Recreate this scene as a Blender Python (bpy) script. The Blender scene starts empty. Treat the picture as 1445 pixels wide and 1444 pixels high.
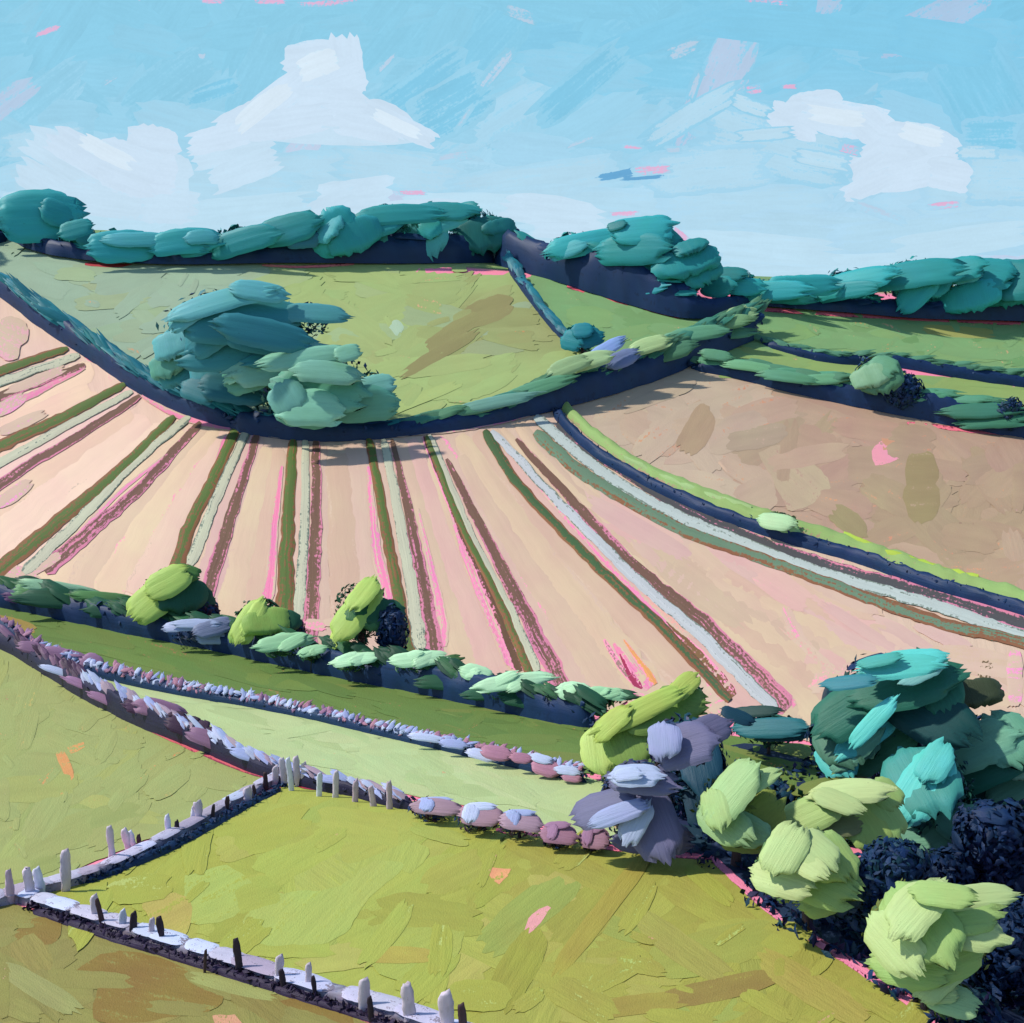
import bpy, math, random
import numpy as np
from mathutils import Vector, Matrix, geometry, noise
random.seed(7); rng = np.random.default_rng(7)
R = math.radians
sc = bpy.context.scene
COL = sc.collection

# ------------------------------------------------------------------ camera
CZ, PITCH, F = 32.0, R(12), 1548.0
FW = np.array([0, math.cos(PITCH), -math.sin(PITCH)])
UP = np.array([0, math.sin(PITCH), math.cos(PITCH)])
cam_d = bpy.data.cameras.new('camera'); cam = bpy.data.objects.new('camera', cam_d); COL.objects.link(cam)
cam.location = (0, 0, CZ); cam.rotation_euler = (R(90) - PITCH, 0, 0)
cam_d.sensor_fit = 'HORIZONTAL'; cam_d.sensor_width = 36; cam_d.lens = 36 * F / 1445
cam_d.clip_start = 0.5; cam_d.clip_end = 9000
sc.camera = cam
sc.view_settings.view_transform = 'Standard'; sc.view_settings.look = 'None'
sc.view_settings.exposure = 0.0; sc.view_settings.gamma = 1.0

# ------------------------------------------------------------------ sun
SUN_EL = R(51); SUN_AZ = R(-86)          # azimuth from +Y, negative = to the left
to_sun = Vector((math.sin(SUN_AZ) * math.cos(SUN_EL), math.cos(SUN_AZ) * math.cos(SUN_EL), math.sin(SUN_EL)))
sd = bpy.data.lights.new('sun', 'SUN'); sd.energy = 3.5; sd.angle = R(2.0); sd.color = (1.0, 0.95, 0.87)
so = bpy.data.objects.new('sun', sd); COL.objects.link(so)
so.rotation_euler = to_sun.to_track_quat('Z', 'Y').to_euler()

def lin(c):
    c = np.array(c, float) / 255.0
    return np.where(c <= 0.04045, c / 12.92, ((c + 0.055) / 1.055) ** 2.4)

# ------------------------------------------------------------------ world: daylight sky
W = bpy.data.worlds.new('World'); sc.world = W; W.use_nodes = True
nt = W.node_tree; nt.nodes.clear()
class NG:
    def __init__(s, nt): s.nt = nt
    def n(s, t, **k):
        o = s.nt.nodes.new(t)
        for a, v in k.items(): setattr(o, a, v)
        return o
    def put(s, sock, v):
        if isinstance(v, bpy.types.NodeSocket): s.nt.links.new(v, sock)
        else: sock.default_value = v
    def m(s, op, a, b=0.0, c=0.0, clamp=False):
        o = s.n('ShaderNodeMath', operation=op, use_clamp=clamp)
        s.put(o.inputs[0], a); s.put(o.inputs[1], b); s.put(o.inputs[2], c)
        return o.outputs[0]
    def v(s, op, a, b=(0, 0, 0)):
        o = s.n('ShaderNodeVectorMath', operation=op)
        s.put(o.inputs[0], a); s.put(o.inputs[1], b)
        return o.outputs['Value'] if op in ('DOT_PRODUCT', 'LENGTH') else o.outputs[0]
    def xyz(s, x, y, z=0.0):
        o = s.n('ShaderNodeCombineXYZ'); s.put(o.inputs[0], x); s.put(o.inputs[1], y); s.put(o.inputs[2], z); return o.outputs[0]
    def sep(s, v):
        o = s.n('ShaderNodeSeparateXYZ'); s.put(o.inputs[0], v); return o.outputs
    def mix(s, f, a, b):
        o = s.n('ShaderNodeMix', data_type='RGBA'); s.put(o.inputs[0], f); s.put(o.inputs[6], a); s.put(o.inputs[7], b); return o.outputs[2]
    def noise(s, v, scale=1.0, detail=2.0, rough=0.5):
        o = s.n('ShaderNodeTexNoise'); s.put(o.inputs['Vector'], v); o.inputs['Scale'].default_value = scale
        o.inputs['Detail'].default_value = detail; o.inputs['Roughness'].default_value = rough; return o
    def ss(s, x, lo, hi, a=0.0, b=1.0):
        o = s.n('ShaderNodeMapRange', interpolation_type='SMOOTHSTEP'); s.put(o.inputs[0], x)
        s.put(o.inputs[1], lo); s.put(o.inputs[2], hi); s.put(o.inputs[3], a); s.put(o.inputs[4], b); return o.outputs[0]
g = NG(nt)
out = g.n('ShaderNodeOutputWorld'); bg = g.n('ShaderNodeBackground')
sky = g.n('ShaderNodeTexSky', sky_type='NISHITA', sun_disc=False, sun_elevation=SUN_EL, sun_rotation=SUN_AZ, altitude=200)
sky.air_density = 1.0; sky.dust_density = 0.4; sky.ozone_density = 3.0
nt.links.new(sky.outputs[0], bg.inputs[0]); bg.inputs[1].default_value = 0.15
nt.links.new(bg.outputs[0], out.inputs[0])

# ------------------------------------------------------------------ terrain height
_py = [-400, -60, 0, 28, 42, 52, 68, 80, 92, 105, 122, 143, 165, 195, 210, 230, 300, 500, 6000]
_pz = [-6, -17, -19, -21, -23.4, -25.2, -27.7, -29.4, -29.4, -28, -24.2, -18.8, -11, 1.4, 3.6, 3.2, -9, -30, -34]
_gy = np.arange(-400, 6000, 0.5); _gz = np.interp(_gy, _py, _pz)
_k = np.exp(-0.5 * (np.arange(-24, 25) * 0.5 / 4.0) ** 2); _k /= _k.sum()
_gz = np.convolve(np.pad(_gz, 24, mode='edge'), _k, 'valid')
def sstep(a, b, x):
    t = np.clip((x - a) / (b - a), 0, 1); return t * t * (3 - 2 * t)
def H(x, y):
    x = np.asarray(x, float); y = np.asarray(y, float)
    zz = np.interp(y, _gy, _gz)
    xc = np.clip(x, -140, 140)
    zz = zz - 0.065 * xc * sstep(85, 195, y) * (1 - sstep(320, 600, y))
    zz = zz + 0.7 * np.sin(x * .045 + 1.0) * np.sin(y * .05) * sstep(60, 110, y)
    # wooded gully at the right of the near pasture
    ax, ay, bx, by = 8.5, 43.0, 12.5, 26.0
    L = math.hypot(bx - ax, by - ay); nx, ny = -(by - ay) / L, (bx - ax) / L
    s = (x - ax) * nx + (y - ay) * ny
    zz = zz - 3.0 * sstep(0.5, 9, s) * (1 - sstep(44, 66, y))
    return zz + CZ
def rays(px, py):
    px = np.asarray(px, float); py = np.asarray(py, float)
    dx = (px - 722.5); du = (722.0 - py)
    D = np.stack([dx, F * FW[1] + du * UP[1], F * FW[2] + du * UP[2]], -1)
    return D / np.linalg.norm(D[..., :2], axis=-1, keepdims=True)
def at_slow(px, py):
    """where the line of sight of a point of the picture meets the ground"""
    D = rays(px, py); sh = D.shape[:-1]; D = D.reshape(-1, 3); n = len(D)
    lo = np.full(n, 8.0); hi = np.full(n, 260.0); done = np.zeros(n, bool)
    for t in np.arange(10, 262, 1.5):
        zz = CZ + D[:, 2] * t; below = zz < H(D[:, 0] * t, D[:, 1] * t)
        new = below & ~done; hi[new] = t; lo[new] = t - 1.5; done |= new
    lo[~done] = 212; hi[~done] = 212
    for _ in range(12):
        mid = (lo + hi) / 2; below = CZ + D[:, 2] * mid < H(D[:, 0] * mid, D[:, 1] * mid)
        hi = np.where(below, mid, hi); lo = np.where(below, lo, mid)
    return hi.reshape(sh)
_ax = np.arange(-520, 2021, 6.0); _ay = np.arange(150, 1951, 4.0)
_T = at_slow(*np.meshgrid(_ax, _ay))
def at(px, py):
    px = np.asarray(px, float); py = np.asarray(py, float)
    fx = np.clip((px - _ax[0]) / 6.0, 0, len(_ax) - 1.001); fy = np.clip((py - _ay[0]) / 4.0, 0, len(_ay) - 1.001)
    i = fx.astype(int); j = fy.astype(int); a = fx - i; b = fy - j
    t = (_T[j, i] * (1 - a) + _T[j, i + 1] * a) * (1 - b) + (_T[j + 1, i] * (1 - a) + _T[j + 1, i + 1] * a) * b
    p = rays(px, py) * t[..., None]; p[..., 2] = H(p[..., 0], p[..., 1])
    return p
def mpp(p): return float(np.linalg.norm(np.asarray(p) - np.array([0, 0, CZ]))) / F    # metres per picture pixel at that place

# ------------------------------------------------------------------ mesh collector
class MB:
    def __init__(s): s.v = []; s.f = []; s.c = []; s.c2 = []; s.dr = []; s.st = []; s.n = 0
    def add(s, v, f, c, st=None, c2=None, dry=0.0):
        v = np.asarray(v, float).reshape(-1, 3); m = len(v)
        s.v.append(v); s.f += [tuple(int(i) + s.n for i in q) for q in f]; s.n += m
        c = np.asarray(c, float); s.c.append(np.broadcast_to(c, (m, 3)))
        s.c2.append(np.broadcast_to(np.asarray(c if c2 is None else c2, float), (m, 3)))
        s.dr.append(np.broadcast_to(np.asarray(dry, float), (m,)))
        s.st.append(v[:, :3] if st is None else np.asarray(st, float))
    def build(s, name, mat, parent=None, loc=None, smooth=True):
        me = bpy.data.meshes.new(name)
        V = np.concatenate(s.v); o = np.array(loc if loc is not None else (0, 0, 0), float)
        me.from_pydata((V - o).tolist(), [], s.f)
        def attr(nm, tp, a, key):
            at_ = me.attributes.new(nm, tp, 'POINT'); at_.data.foreach_set(key, np.ascontiguousarray(a, np.float32).ravel())
        one = np.ones((len(V), 1))
        attr('Col', 'FLOAT_COLOR', np.hstack([np.concatenate(s.c), one]), 'color')
        attr('Col2', 'FLOAT_COLOR', np.hstack([np.concatenate(s.c2), one]), 'color')
        attr('dry', 'FLOAT', np.concatenate(s.dr), 'value')
        attr('st', 'FLOAT_VECTOR', np.concatenate(s.st), 'vector')
        if smooth: me.polygons.foreach_set('use_smooth', [True] * len(me.polygons))
        me.materials.append(mat); me.update()
        ob = bpy.data.objects.new(name, me); COL.objects.link(ob)
        if parent is not None:
            ob.parent = parent
            if loc is not None: pass
        elif loc is not None: ob.location = loc
        return ob
def tag(o, label=None, cat=None, group=None, kind=None):
    if label: o['label'] = label
    if cat: o['category'] = cat
    if group: o['group'] = group
    if kind: o['kind'] = kind
    return o
def empty(name, loc):
    e = bpy.data.objects.new(name, None); COL.objects.link(e); e.location = loc; e.empty_display_size = .5; return e

# ------------------------------------------------------------------ materials: everything reads its colour from the mesh, roughened like brushed paint
def paint(name, along=1.0, across=9.0, var=.22, bump=.35, rough=.62, blotch=.0, bd=.06):
    m = bpy.data.materials.new(name); m.use_nodes = True; nt = m.node_tree; nt.nodes.clear(); g = NG(nt)
    o = g.n('ShaderNodeOutputMaterial'); b = g.n('ShaderNodeBsdfPrincipled'); nt.links.new(b.outputs[0], o.inputs[0])
    A = lambda nm: g.n('ShaderNodeAttribute', attribute_name=nm)
    st = A('st').outputs['Vector']; col = A('Col').outputs['Color']; col2 = A('Col2').outputs['Color']; dry = A('dry').outputs['Fac']
    q = g.v('MULTIPLY', st, (along, across, 1.0))
    br = g.noise(q, 1.0, 4, .6).outputs[0]; big = g.noise(st, .9, 3, .55).outputs[0]
    gr = g.noise(st, 16.0, 3, .6).outputs[0]
    f = g.m('ADD', g.m('MULTIPLY', br, .6), g.m('MULTIPLY', gr, .4))
    thr = g.m('SUBTRACT', .72, g.m('MULTIPLY', dry, .44))
    mask = g.ss(f, g.m('SUBTRACT', thr, .03), g.m('ADD', thr, .03))
    cc = g.mix(mask, col, col2)
    val = g.m('MULTIPLY_ADD', g.m('SUBTRACT', br, .5), var * 1.6, 1.0)
    val = g.m('MULTIPLY_ADD', g.m('SUBTRACT', big, .5), var * 1.0, val)
    hs = g.n('ShaderNodeHueSaturation'); g.put(hs.inputs['Hue'], g.m('MULTIPLY_ADD', g.m('SUBTRACT', big, .5), .05, .5))
    g.put(hs.inputs['Value'], val); g.put(hs.inputs['Color'], cc)
    nt.links.new(hs.outputs[0], b.inputs['Base Color']); b.inputs['Roughness'].default_value = rough
    b.inputs['Specular IOR Level'].default_value = .3
    bp = g.n('ShaderNodeBump'); bp.inputs['Strength'].default_value = bump; bp.inputs['Distance'].default_value = bd
    hgt = g.m('ADD', br, g.m('MULTIPLY', g.noise(st, 30.0, 2).outputs[0], .25))
    nt.links.new(hgt, bp.inputs['Height']); nt.links.new(bp.outputs[0], b.inputs['Normal'])
    return m
M_field = paint('brushed_field', .8, 5.0, .16, .5, .75, bd=.12)
M_strip = paint('brushed_strip', .5, 14.0, .22, .6, .7, bd=.1)
M_leaf = paint('brushed_foliage', .8, 11.0, .20, .6, .55, bd=.05)
M_soil = paint('brushed_soil', .5, 6.0, .10, .3, .8, bd=.08)
M_stone = paint('brushed_stone', 1.5, 5.0, .25, .5, .7, bd=.03)
M_bark = paint('brushed_bark', 2.0, 8.0, .3, .6, .8, bd=.03)

KG = 0.99
def C(r, g_, b): return lin((r, g_, b)) / KG * np.array([1.0, .95, .84])
def jit(c, a=.08):
    k = 1 + rng.uniform(-a, a); return np.clip(c * k * (1 + rng.uniform(-a * .4, a * .4, 3)), 0.002, .95)
PINK = C(255, 158, 196); NAVY = lin((22, 56, 98)) * .82; NAVYG = lin((24, 66, 84)) * .8  # navy tones double as the painted shade of hedges and woods

# ------------------------------------------------------------------ the ground sheet
def grid_mesh(xs, ys, zf):
    Xg, Yg = np.meshgrid(xs, ys); Z = zf(Xg, Yg); v = np.stack([Xg, Yg, Z], -1).reshape(-1, 3); nx = len(xs)
    f = [(j * nx + i, j * nx + i + 1, (j + 1) * nx + i + 1, (j + 1) * nx + i) for j in range(len(ys) - 1) for i in range(nx - 1)]
    return v, f
xs = np.concatenate([[-5000, -2500, -1200, -600, -350], np.arange(-220, 221, 2.5), [350, 600, 1200, 2500, 5000]])
ys = np.concatenate([[-400, -200, -100, -50], np.arange(-20, 320, 2.0), [340, 380, 440, 520, 700, 1100, 2000, 3500, 5500]])
v, f = grid_mesh(xs, ys, H)
mb = MB(); inside = ((v[:, 1] > 20) & (v[:, 1] < 198) & (np.abs(v[:, 0]) < 14 + v[:, 1] * .49))[:, None]
cg = np.where(inside, PINK * np.array([1., .86, .86]), np.where(v[:, 1:2] < 110, C(150, 165, 88), C(120, 155, 98)))
mb.add(v, f, cg, v * .35)
tag(mb.build('ground', M_field), kind='structure')

# ------------------------------------------------------------------ fields draped on the ground
def wob(pts, amp=2.0, step=14, closed=True):
    P_ = np.array(pts, float); o = []
    n = len(P_); rngN = n if closed else n - 1
    for i in range(rngN):
        a, b = P_[i], P_[(i + 1) % n]; L = np.linalg.norm(b - a); k = max(1, int(L / step))
        for j in range(k): o.append(a + (b - a) * j / k)
    if not closed: o.append(P_[-1])
    o = np.array(o)
    for q in o:
        q += amp * np.array([noise.noise((q[0] * .06, q[1] * .06, 1.0)), noise.noise((q[0] * .06, q[1] * .06, 9.0))]) + rng.uniform(-.6, .6, 2) * amp * .3
    return o
def smooth_line(pts, step=10.0):
    P_ = np.array(pts, float); o = []
    Q = np.vstack([2 * P_[0] - P_[1], P_, 2 * P_[-1] - P_[-2]])
    for i in range(1, len(Q) - 2):
        p0, p1, p2, p3 = Q[i - 1], Q[i], Q[i + 1], Q[i + 2]; k = max(2, int(np.linalg.norm(p2 - p1)[()] / step))
        for j in range(k):
            t = j / k; o.append(.5 * ((2 * p1) + (-p0 + p2) * t + (2 * p0 - 5 * p1 + 4 * p2 - p3) * t * t + (-p0 + 3 * p1 - 3 * p2 + p3) * t ** 3))
    o.append(P_[-1]); return np.array(o)
def pip(P_, poly):
    x, y = P_[:, 0], P_[:, 1]; ins = np.zeros(len(P_), bool); n = len(poly)
    for i in range(n):
        x1, y1 = poly[i]; x2, y2 = poly[(i + 1) % n]
        cnd = ((y1 > y) != (y2 > y)) & (x < (x2 - x1) * (y - y1) / (y2 - y1 + 1e-12) + x1); ins ^= cnd
    return ins
def lift(p, k):   # k layers above the ground, farther away a little more
    p = p.copy(); D = np.linalg.norm(p[..., :2], axis=-1); p[..., 2] += .02 + .0003 * D + k * (0.00013 * D + .0008); return p
def poly_patch(mb, poly, col, layer, step=16, ang=0., col2=None, dry=0., colf=None):
    poly = np.asarray(poly, float); mn, mx_ = poly.min(0), poly.max(0)
    gx, gy = np.meshgrid(np.arange(mn[0] + step / 2, mx_[0], step), np.arange(mn[1] + step / 2, mx_[1], step))
    G = np.stack([gx.ravel(), gy.ravel()], -1)
    if len(G): G = G[pip(G, poly)]
    V = [Vector(p) for p in poly] + [Vector(p) for p in G]
    r = geometry.delaunay_2d_cdt(V, [], [list(range(len(poly)))], 1, 0.01)
    vv = np.array([tuple(p) for p in r[0]]); ff = r[2]
    w = lift(at(vv[:, 0], vv[:, 1]), layer)
    a = R(ang); ca, sa = math.cos(a), math.sin(a)
    st = np.stack([(vv[:, 0] * ca + vv[:, 1] * sa) / 60, (-vv[:, 0] * sa + vv[:, 1] * ca) / 60, np.full(len(vv), layer * 3.1)], -1)
    cc = colf(vv) if colf is not None else col
    # make faces look up
    fo = []
    for t in ff:
        a_, b_, c_ = w[t[0]], w[t[1]], w[t[2]]
        fo.append(tuple(t) if np.cross(b_ - a_, c_ - a_)[2] > 0 else tuple(reversed(t)))
    mb.add(w, fo, cc, st, col2, dry)
def gdab(mb, cx, cy, L, Wd, ang, col, layer, col2=None, dry=0.15, th=.02):
    nu, nv = 11, 7; u = np.linspace(-1, 1, nu); v_ = np.linspace(-1, 1, nv)
    e0 = rng.uniform(-.16, .12, nv); e1 = rng.uniform(-.16, .12, nv); bend = rng.uniform(-.25, .25)
    U, Vv = np.meshgrid(u, v_, indexing='ij')
    ext = np.where(U > 0, 1 + e1[None, :] * U, 1 - e0[None, :] * U)
    x = L * U * ext; prof = .62 + .38 * np.sqrt(np.clip(1 - U ** 2, 0, 1)); y = Wd * (Vv * prof + bend * U * U * L / max(L, Wd)) + rng.uniform(-.05, .05, U.shape) * Wd
    a = R(ang); X_ = cx + x * math.cos(a) - y * math.sin(a); Y_ = cy + x * math.sin(a) + y * math.cos(a)
    w = at(X_, Y_); w = lift(w, layer); m = mpp(w[nu // 2, nv // 2])
    w[..., 2] += th * m * 8 * (1 - np.maximum(np.abs(U), np.abs(Vv)) ** 4)
    f = [(i * nv + j, i * nv + j + 1, (i + 1) * nv + j + 1, (i + 1) * nv + j) for i in range(nu - 1) for j in range(nv - 1)]
    w = w.reshape(-1, 3)
    t = f[(nu // 2) * (nv - 1) + nv // 2]
    if np.cross(w[t[1]] - w[t[0]], w[t[2]] - w[t[0]])[2] < 0: f = [tuple(reversed(q)) for q in f]
    st = np.stack([x.ravel() / 60 + cx * .37, y.ravel() / 60 + cy * .73, np.full(x.size, layer * 1.7)], -1)
    mb.add(w, f, col, st, col2, dry)
def field(name, poly, base, ang, n=60, size=(46, 15), pal=(), patches=(), accents=(), dabs=(), dry=.1, col2=None, layer=1.0, amp=2.5, spread=25):
    mb = MB(); poly = wob(poly, amp)
    colf = base if callable(base) else None
    poly_patch(mb, poly, None if colf else base, layer, 16, ang, col2, dry, colf)
    k = layer + .6; mn, mx_ = poly.min(0), poly.max(0); cnt = 0; tries = 0
    while cnt < n and tries < n * 30:
        tries += 1
        p = rng.uniform(mn, mx_)
        if p[0] < -160 or p[0] > 1600 or p[1] > 1560: continue
        L = size[0] * rng.uniform(.6, 1.5); Wd = size[1] * rng.uniform(.6, 1.4); a = ang + rng.normal(0, spread)
        ca, sa = math.cos(R(a)), math.sin(R(a))
        probe = np.array([p, p + np.array([ca, sa]) * L * 1.15, p - np.array([ca, sa]) * L * 1.15, p + np.array([-sa, ca]) * Wd * 1.2, p - np.array([-sa, ca]) * Wd * 1.2])
        if not pip(probe, poly).all(): continue
        b = colf(p[None])[0] if colf else base
        if pal and rng.random() < .55:
            q = pal[rng.integers(len(pal))]; t = rng.uniform(.15, .6); b = b * (1 - t) + q * t
        gdab(mb, p[0], p[1], L, Wd, a, jit(b, .03), k, col2, dry); k += .03; cnt += 1
    for q in patches:
        q0 = np.array(q[0], float); loc_ = colf(q0.mean(0)[None])[0] if colf else base; poly_patch(mb, wob(smooth_line([tuple(z_) for z_ in q0] + [tuple(q0[0])], 9)[:-1] if len(q0) > 4 else q0, 4, 8), jit(q[1], .02) * .8 + loc_ * .2, k, 12, ang + (q[2] if len(q) > 2 else 0), loc_, .3); k += .12
    for q in dabs:
        loc_ = colf(np.array([[q[0], q[1]]], float))[0] if colf else base; hot = q[5][0] > 1.6 * q[5][1]
        cq = q[5] * .7 + loc_ * .3 if hot else q[5]; gdab(mb, *q[:5], cq, k, loc_, (.8 if hot else .2)); k += .06
    for (acol, num, aw) in accents:
        cnt = 0; tries = 0
        while cnt < num and tries < num * 30:
            tries += 1; p = rng.uniform(mn, mx_)
            if not pip(p[None], poly)[0] or not (0 < p[0] < 1445): continue
            L = aw * rng.uniform(.5, 1.6); gdab(mb, p[0], p[1], L, L * rng.uniform(.25, .5), ang + rng.normal(0, 30), jit(acol, .05), k, colf(p[None])[0] if colf else base, .75); k += .03; cnt += 1
    return tag(mb.build(name, M_field), kind='structure')

SAGE = C(158, 184, 160); YG = C(166, 188, 122); OCH = C(150, 146, 98); ORG = C(228, 152, 98); SAL = C(214, 170, 132)
def f1(vv):
    t = sstep(330, 420, vv[:, 0])[:, None]; t2 = (sstep(560, 640, vv[:, 0]) * sstep(390, 440, vv[:, 1]) * (1 - sstep(480, 530, vv[:, 1])))[:, None] * .6
    c = SAGE * (1 - t) + YG * t; return c * (1 - t2) + OCH * t2
field('grass_field', [(-420, 190), (-200, 270), (0, 326), (60, 358), (130, 368), (250, 372), (390, 370), (560, 370), (715, 370), (762, 420), (806, 482), (835, 505), (770, 560), (700, 580), (600, 598), (500, 610), (420, 612), (330, 600), (240, 560), (150, 510), (90, 478), (40, 440), (0, 410), (-200, 240)],
      f1, -12, 110, (44, 14), (SAGE, YG, C(168, 178, 120)), accents=((SAL, 16, 16), (C(170, 190, 140), 10, 20)),
      dabs=[(590, 395, 60, 6, -3, SAL, YG, .6), (520, 393, 50, 7, 0, SAL, YG, .6), (728, 478, 26, 9, -4, ORG, OCH, .3), (655, 445, 20, 6, -20, ORG, OCH, .4), (560, 463, 10, 9, 50, SAGE * 1.25), (548, 455, 8, 4, 60, ORG),
            (690, 440, 34, 18, -20, OCH, YG, .3), (650, 462, 60, 12, -32, OCH, YG, .4), (620, 500, 60, 9, -30, OCH * .95, YG, .5), (590, 565, 60, 8, -22, C(172, 192, 122), YG, .3)])
G2 = C(128, 170, 116)
field('grass_field', [(718, 372), (800, 400), (900, 428), (975, 448), (1060, 432), (1445, 452), (1700, 470), (1900, 480), (1900, 580), (1445, 528), (1300, 515), (1100, 495), (1060, 490), (985, 505), (850, 512), (806, 482), (762, 425)],
      G2, 6, 70, (46, 11), (C(140, 172, 104), C(106, 150, 92)), accents=((ORG, 10, 15), (SAL, 6, 14)), col2=SAL, dry=.16,
      dabs=[(1260, 487, 50, 8, 6, C(196, 160, 106), G2, .6), (1380, 500, 60, 8, 4, C(206, 160, 110), G2, .6), (1350, 470, 50, 8, 4, C(160, 168, 100), G2, .5)])
G3 = C(146, 174, 104)
field('grass_field', [(985, 494), (1060, 485), (1150, 500), (1290, 530), (1445, 542), (1900, 590), (1900, 690), (1445, 612), (1340, 598), (1150, 556), (985, 518)],
      G3, 8, 30, (40, 8), (C(160, 182, 112), G2), accents=((SAL, 6, 12),), dabs=[(1145, 504, 44, 3.5, 9, PINK), (1390, 545, 60, 3, 4, PINK)])
BR = C(170, 146, 122)
def f4(vv):
    t = sstep(1010, 1120, vv[:, 0])[:, None]; t2 = (sstep(1170, 1260, vv[:, 0]) * sstep(620, 700, vv[:, 1]))[:, None] * .7
    c = C(198, 178, 158) * (1 - t) + C(184, 154, 136) * t; return c * (1 - t2) + C(172, 152, 122) * t2
field('ploughed_field', [(780, 560), (850, 548), (980, 512), (1100, 548), (1300, 590), (1445, 610), (1900, 680), (1900, 990), (1445, 856), (1315, 818), (1209, 785), (1103, 750), (1024, 720), (918, 680), (855, 640), (805, 600)],
      f4, 12, 130, (44, 20), (C(196, 170, 148), C(174, 144, 128), C(190, 160, 138), C(170, 154, 124)), spread=40, col2=C(206, 150, 120), dry=.22,
      patches=[([(1070, 640), (1110, 632), (1170, 678), (1160, 700), (1120, 725), (1096, 690)], C(192, 176, 146), 30), ([(1240, 625), (1275, 618), (1282, 640), (1255, 655), (1235, 658), (1230, 640)], C(250, 160, 190)), ([(1242, 618), (1270, 615), (1272, 634), (1246, 636)], C(214, 158, 124))],
      dabs=[(1065, 620, 44, 16, -10, C(178, 160, 138)), (985, 610, 34, 20, -60, C(176, 150, 126)), (930, 560, 50, 10, -20, C(190, 172, 150)), (1300, 690, 24, 50, 0, C(158, 142, 104)), (1370, 760, 40, 20, 10, C(150, 118, 104)), (1420, 640, 22, 30, 60, C(186, 140, 112)), (1437, 690, 9, 36, 0, PINK), (1200, 740, 30, 16, 40, C(160, 146, 110))])
PE = C(217, 190, 172)
def f5(vv):
    t = (1 - sstep(150, 500, vv[:, 0]))[:, None]
    return PE * (1 - t) + C(240, 206, 190) * t
field('ploughed_field', [(-420, 280), (-200, 300), (0, 418), (40, 450), (100, 492), (150, 525), (240, 572), (330, 606), (420, 618), (600, 610), (775, 575), (810, 612), (860, 652), (971, 715), (1103, 762), (1209, 795), (1315, 833), (1445, 870), (1900, 1010), (1900, 1140), (1445, 1045), (1300, 1060), (1150, 1050), (1000, 1010), (900, 985), (700, 950), (500, 915), (300, 885), (40, 845), (0, 838), (-420, 770)],
      f5, 78, 0, col2=PINK, dry=.12, amp=2)
# long brushed passes of soil between the crop rows, following the fall of the hill
def hull_line(t): # rows fan out: t from 0 (left) to 1 (right)
    return t
ROWS = [[(104, 506), (0, 545), (-330, 660)], [(185, 553), (90, 603), (0, 655), (-240, 800)], [(266, 592), (190, 660), (125, 724), (30, 826)], [(350, 612), (312, 700), (258, 850)], [(429, 622), (427, 720), (419, 930)],
        [(540, 624), (566, 760), (602, 965)], [(606, 620), (660, 757), (770, 985)], [(697, 610), (786, 708), (892, 814), (976, 888), (1110, 1020)], [(757, 590), (839, 660), (934, 719), (1050, 769), (1156, 809), (1315, 856), (1442, 899), (1700, 980)]]
def ribbon(mb, line, w0, w1, col, layer, col2=None, dry=.3, dome=0., off=0., edge=.12, dry1=None, cstart=None, wk=1.0):
    L = smooth_line(line, 9); n = len(L); T = np.gradient(L, axis=0); T /= np.linalg.norm(T, axis=1, keepdims=True); N = np.stack([-T[:, 1], T[:, 0]], -1)
    d = np.concatenate([[0], np.cumsum(np.linalg.norm(np.diff(L, axis=0), axis=1))]); t = d / d[-1]
    nv = 7; V = np.linspace(-1, 1, nv); w1 = w1 * wk; half = (w0 + (w1 - w0) * t) / 2
    taper = np.clip(np.minimum(d, d[-1] - d) / 5 + .55, 0, 1)
    seed = rng.uniform(0, 99)
    wv = np.array([noise.noise((q * .045, seed, 0)) for q in d]); we = np.array([[1 + edge * 2 * noise.noise((q * .09, seed + 5, s)) + rng.uniform(-edge, edge) * .4 for s in (0, 3)] for q in d])
    XY = np.zeros((n, nv, 2))
    for j, s in enumerate(V):
        e = we[:, 0] if s < 0 else we[:, 1]
        XY[:, j] = L + N * ((half * taper * s * e) + wv * half * .25 + off * half)[:, None]
    w = lift(at(XY[..., 0], XY[..., 1]), layer)
    w[..., 2] += dome * (1 - V[None, :] ** 2) * np.array([.75 + .5 * rng.random() for _ in d])[:, None]
    f = [(i * nv + j, i * nv + j + 1, (i + 1) * nv + j + 1, (i + 1) * nv + j) for i in range(n - 1) for j in range(nv - 1)]
    w = w.reshape(-1, 3); t_ = f[len(f) // 2]
    if np.cross(w[t_[1]] - w[t_[0]], w[t_[2]] - w[t_[0]])[2] < 0: f = [tuple(reversed(q)) for q in f]
    st = np.stack([np.repeat(d, nv) / 60, (np.tile(V, n) * np.repeat(half, nv)) / 60 + seed, np.full(n * nv, seed)], -1)
    dd = np.abs(np.tile(V, n)) ** 2 * .35 + (dry if dry1 is None else np.repeat(dry + (dry1 - dry) * t, nv))
    cc = col if cstart is None else (cstart[None] * (1 - np.repeat(t, nv))[:, None] + col[None] * np.repeat(t, nv)[:, None])
    mb.add(w, f, cc, st, col2, dd)
def blend_lines(a, b, s, n=14):
    A_, B_ = smooth_line(a, 6), smooth_line(b, 6)
    ia = np.linspace(0, len(A_) - 1, n).astype(int); ib = np.linspace(0, len(B_) - 1, n).astype(int)
    return A_[ia] * (1 - s) + B_[ib] * s
mb = MB(); k = 1.8
soilpal = [np.array([.94, .91, .98]) * q_ for q_ in [C(222, 196, 168), C(218, 190, 164), C(224, 196, 174), C(224, 200, 168), C(222, 190, 176), C(216, 192, 164), C(228, 190, 176)]]
EXT = [[(-420, 330), (-300, 345), (-220, 360)]] 
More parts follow.
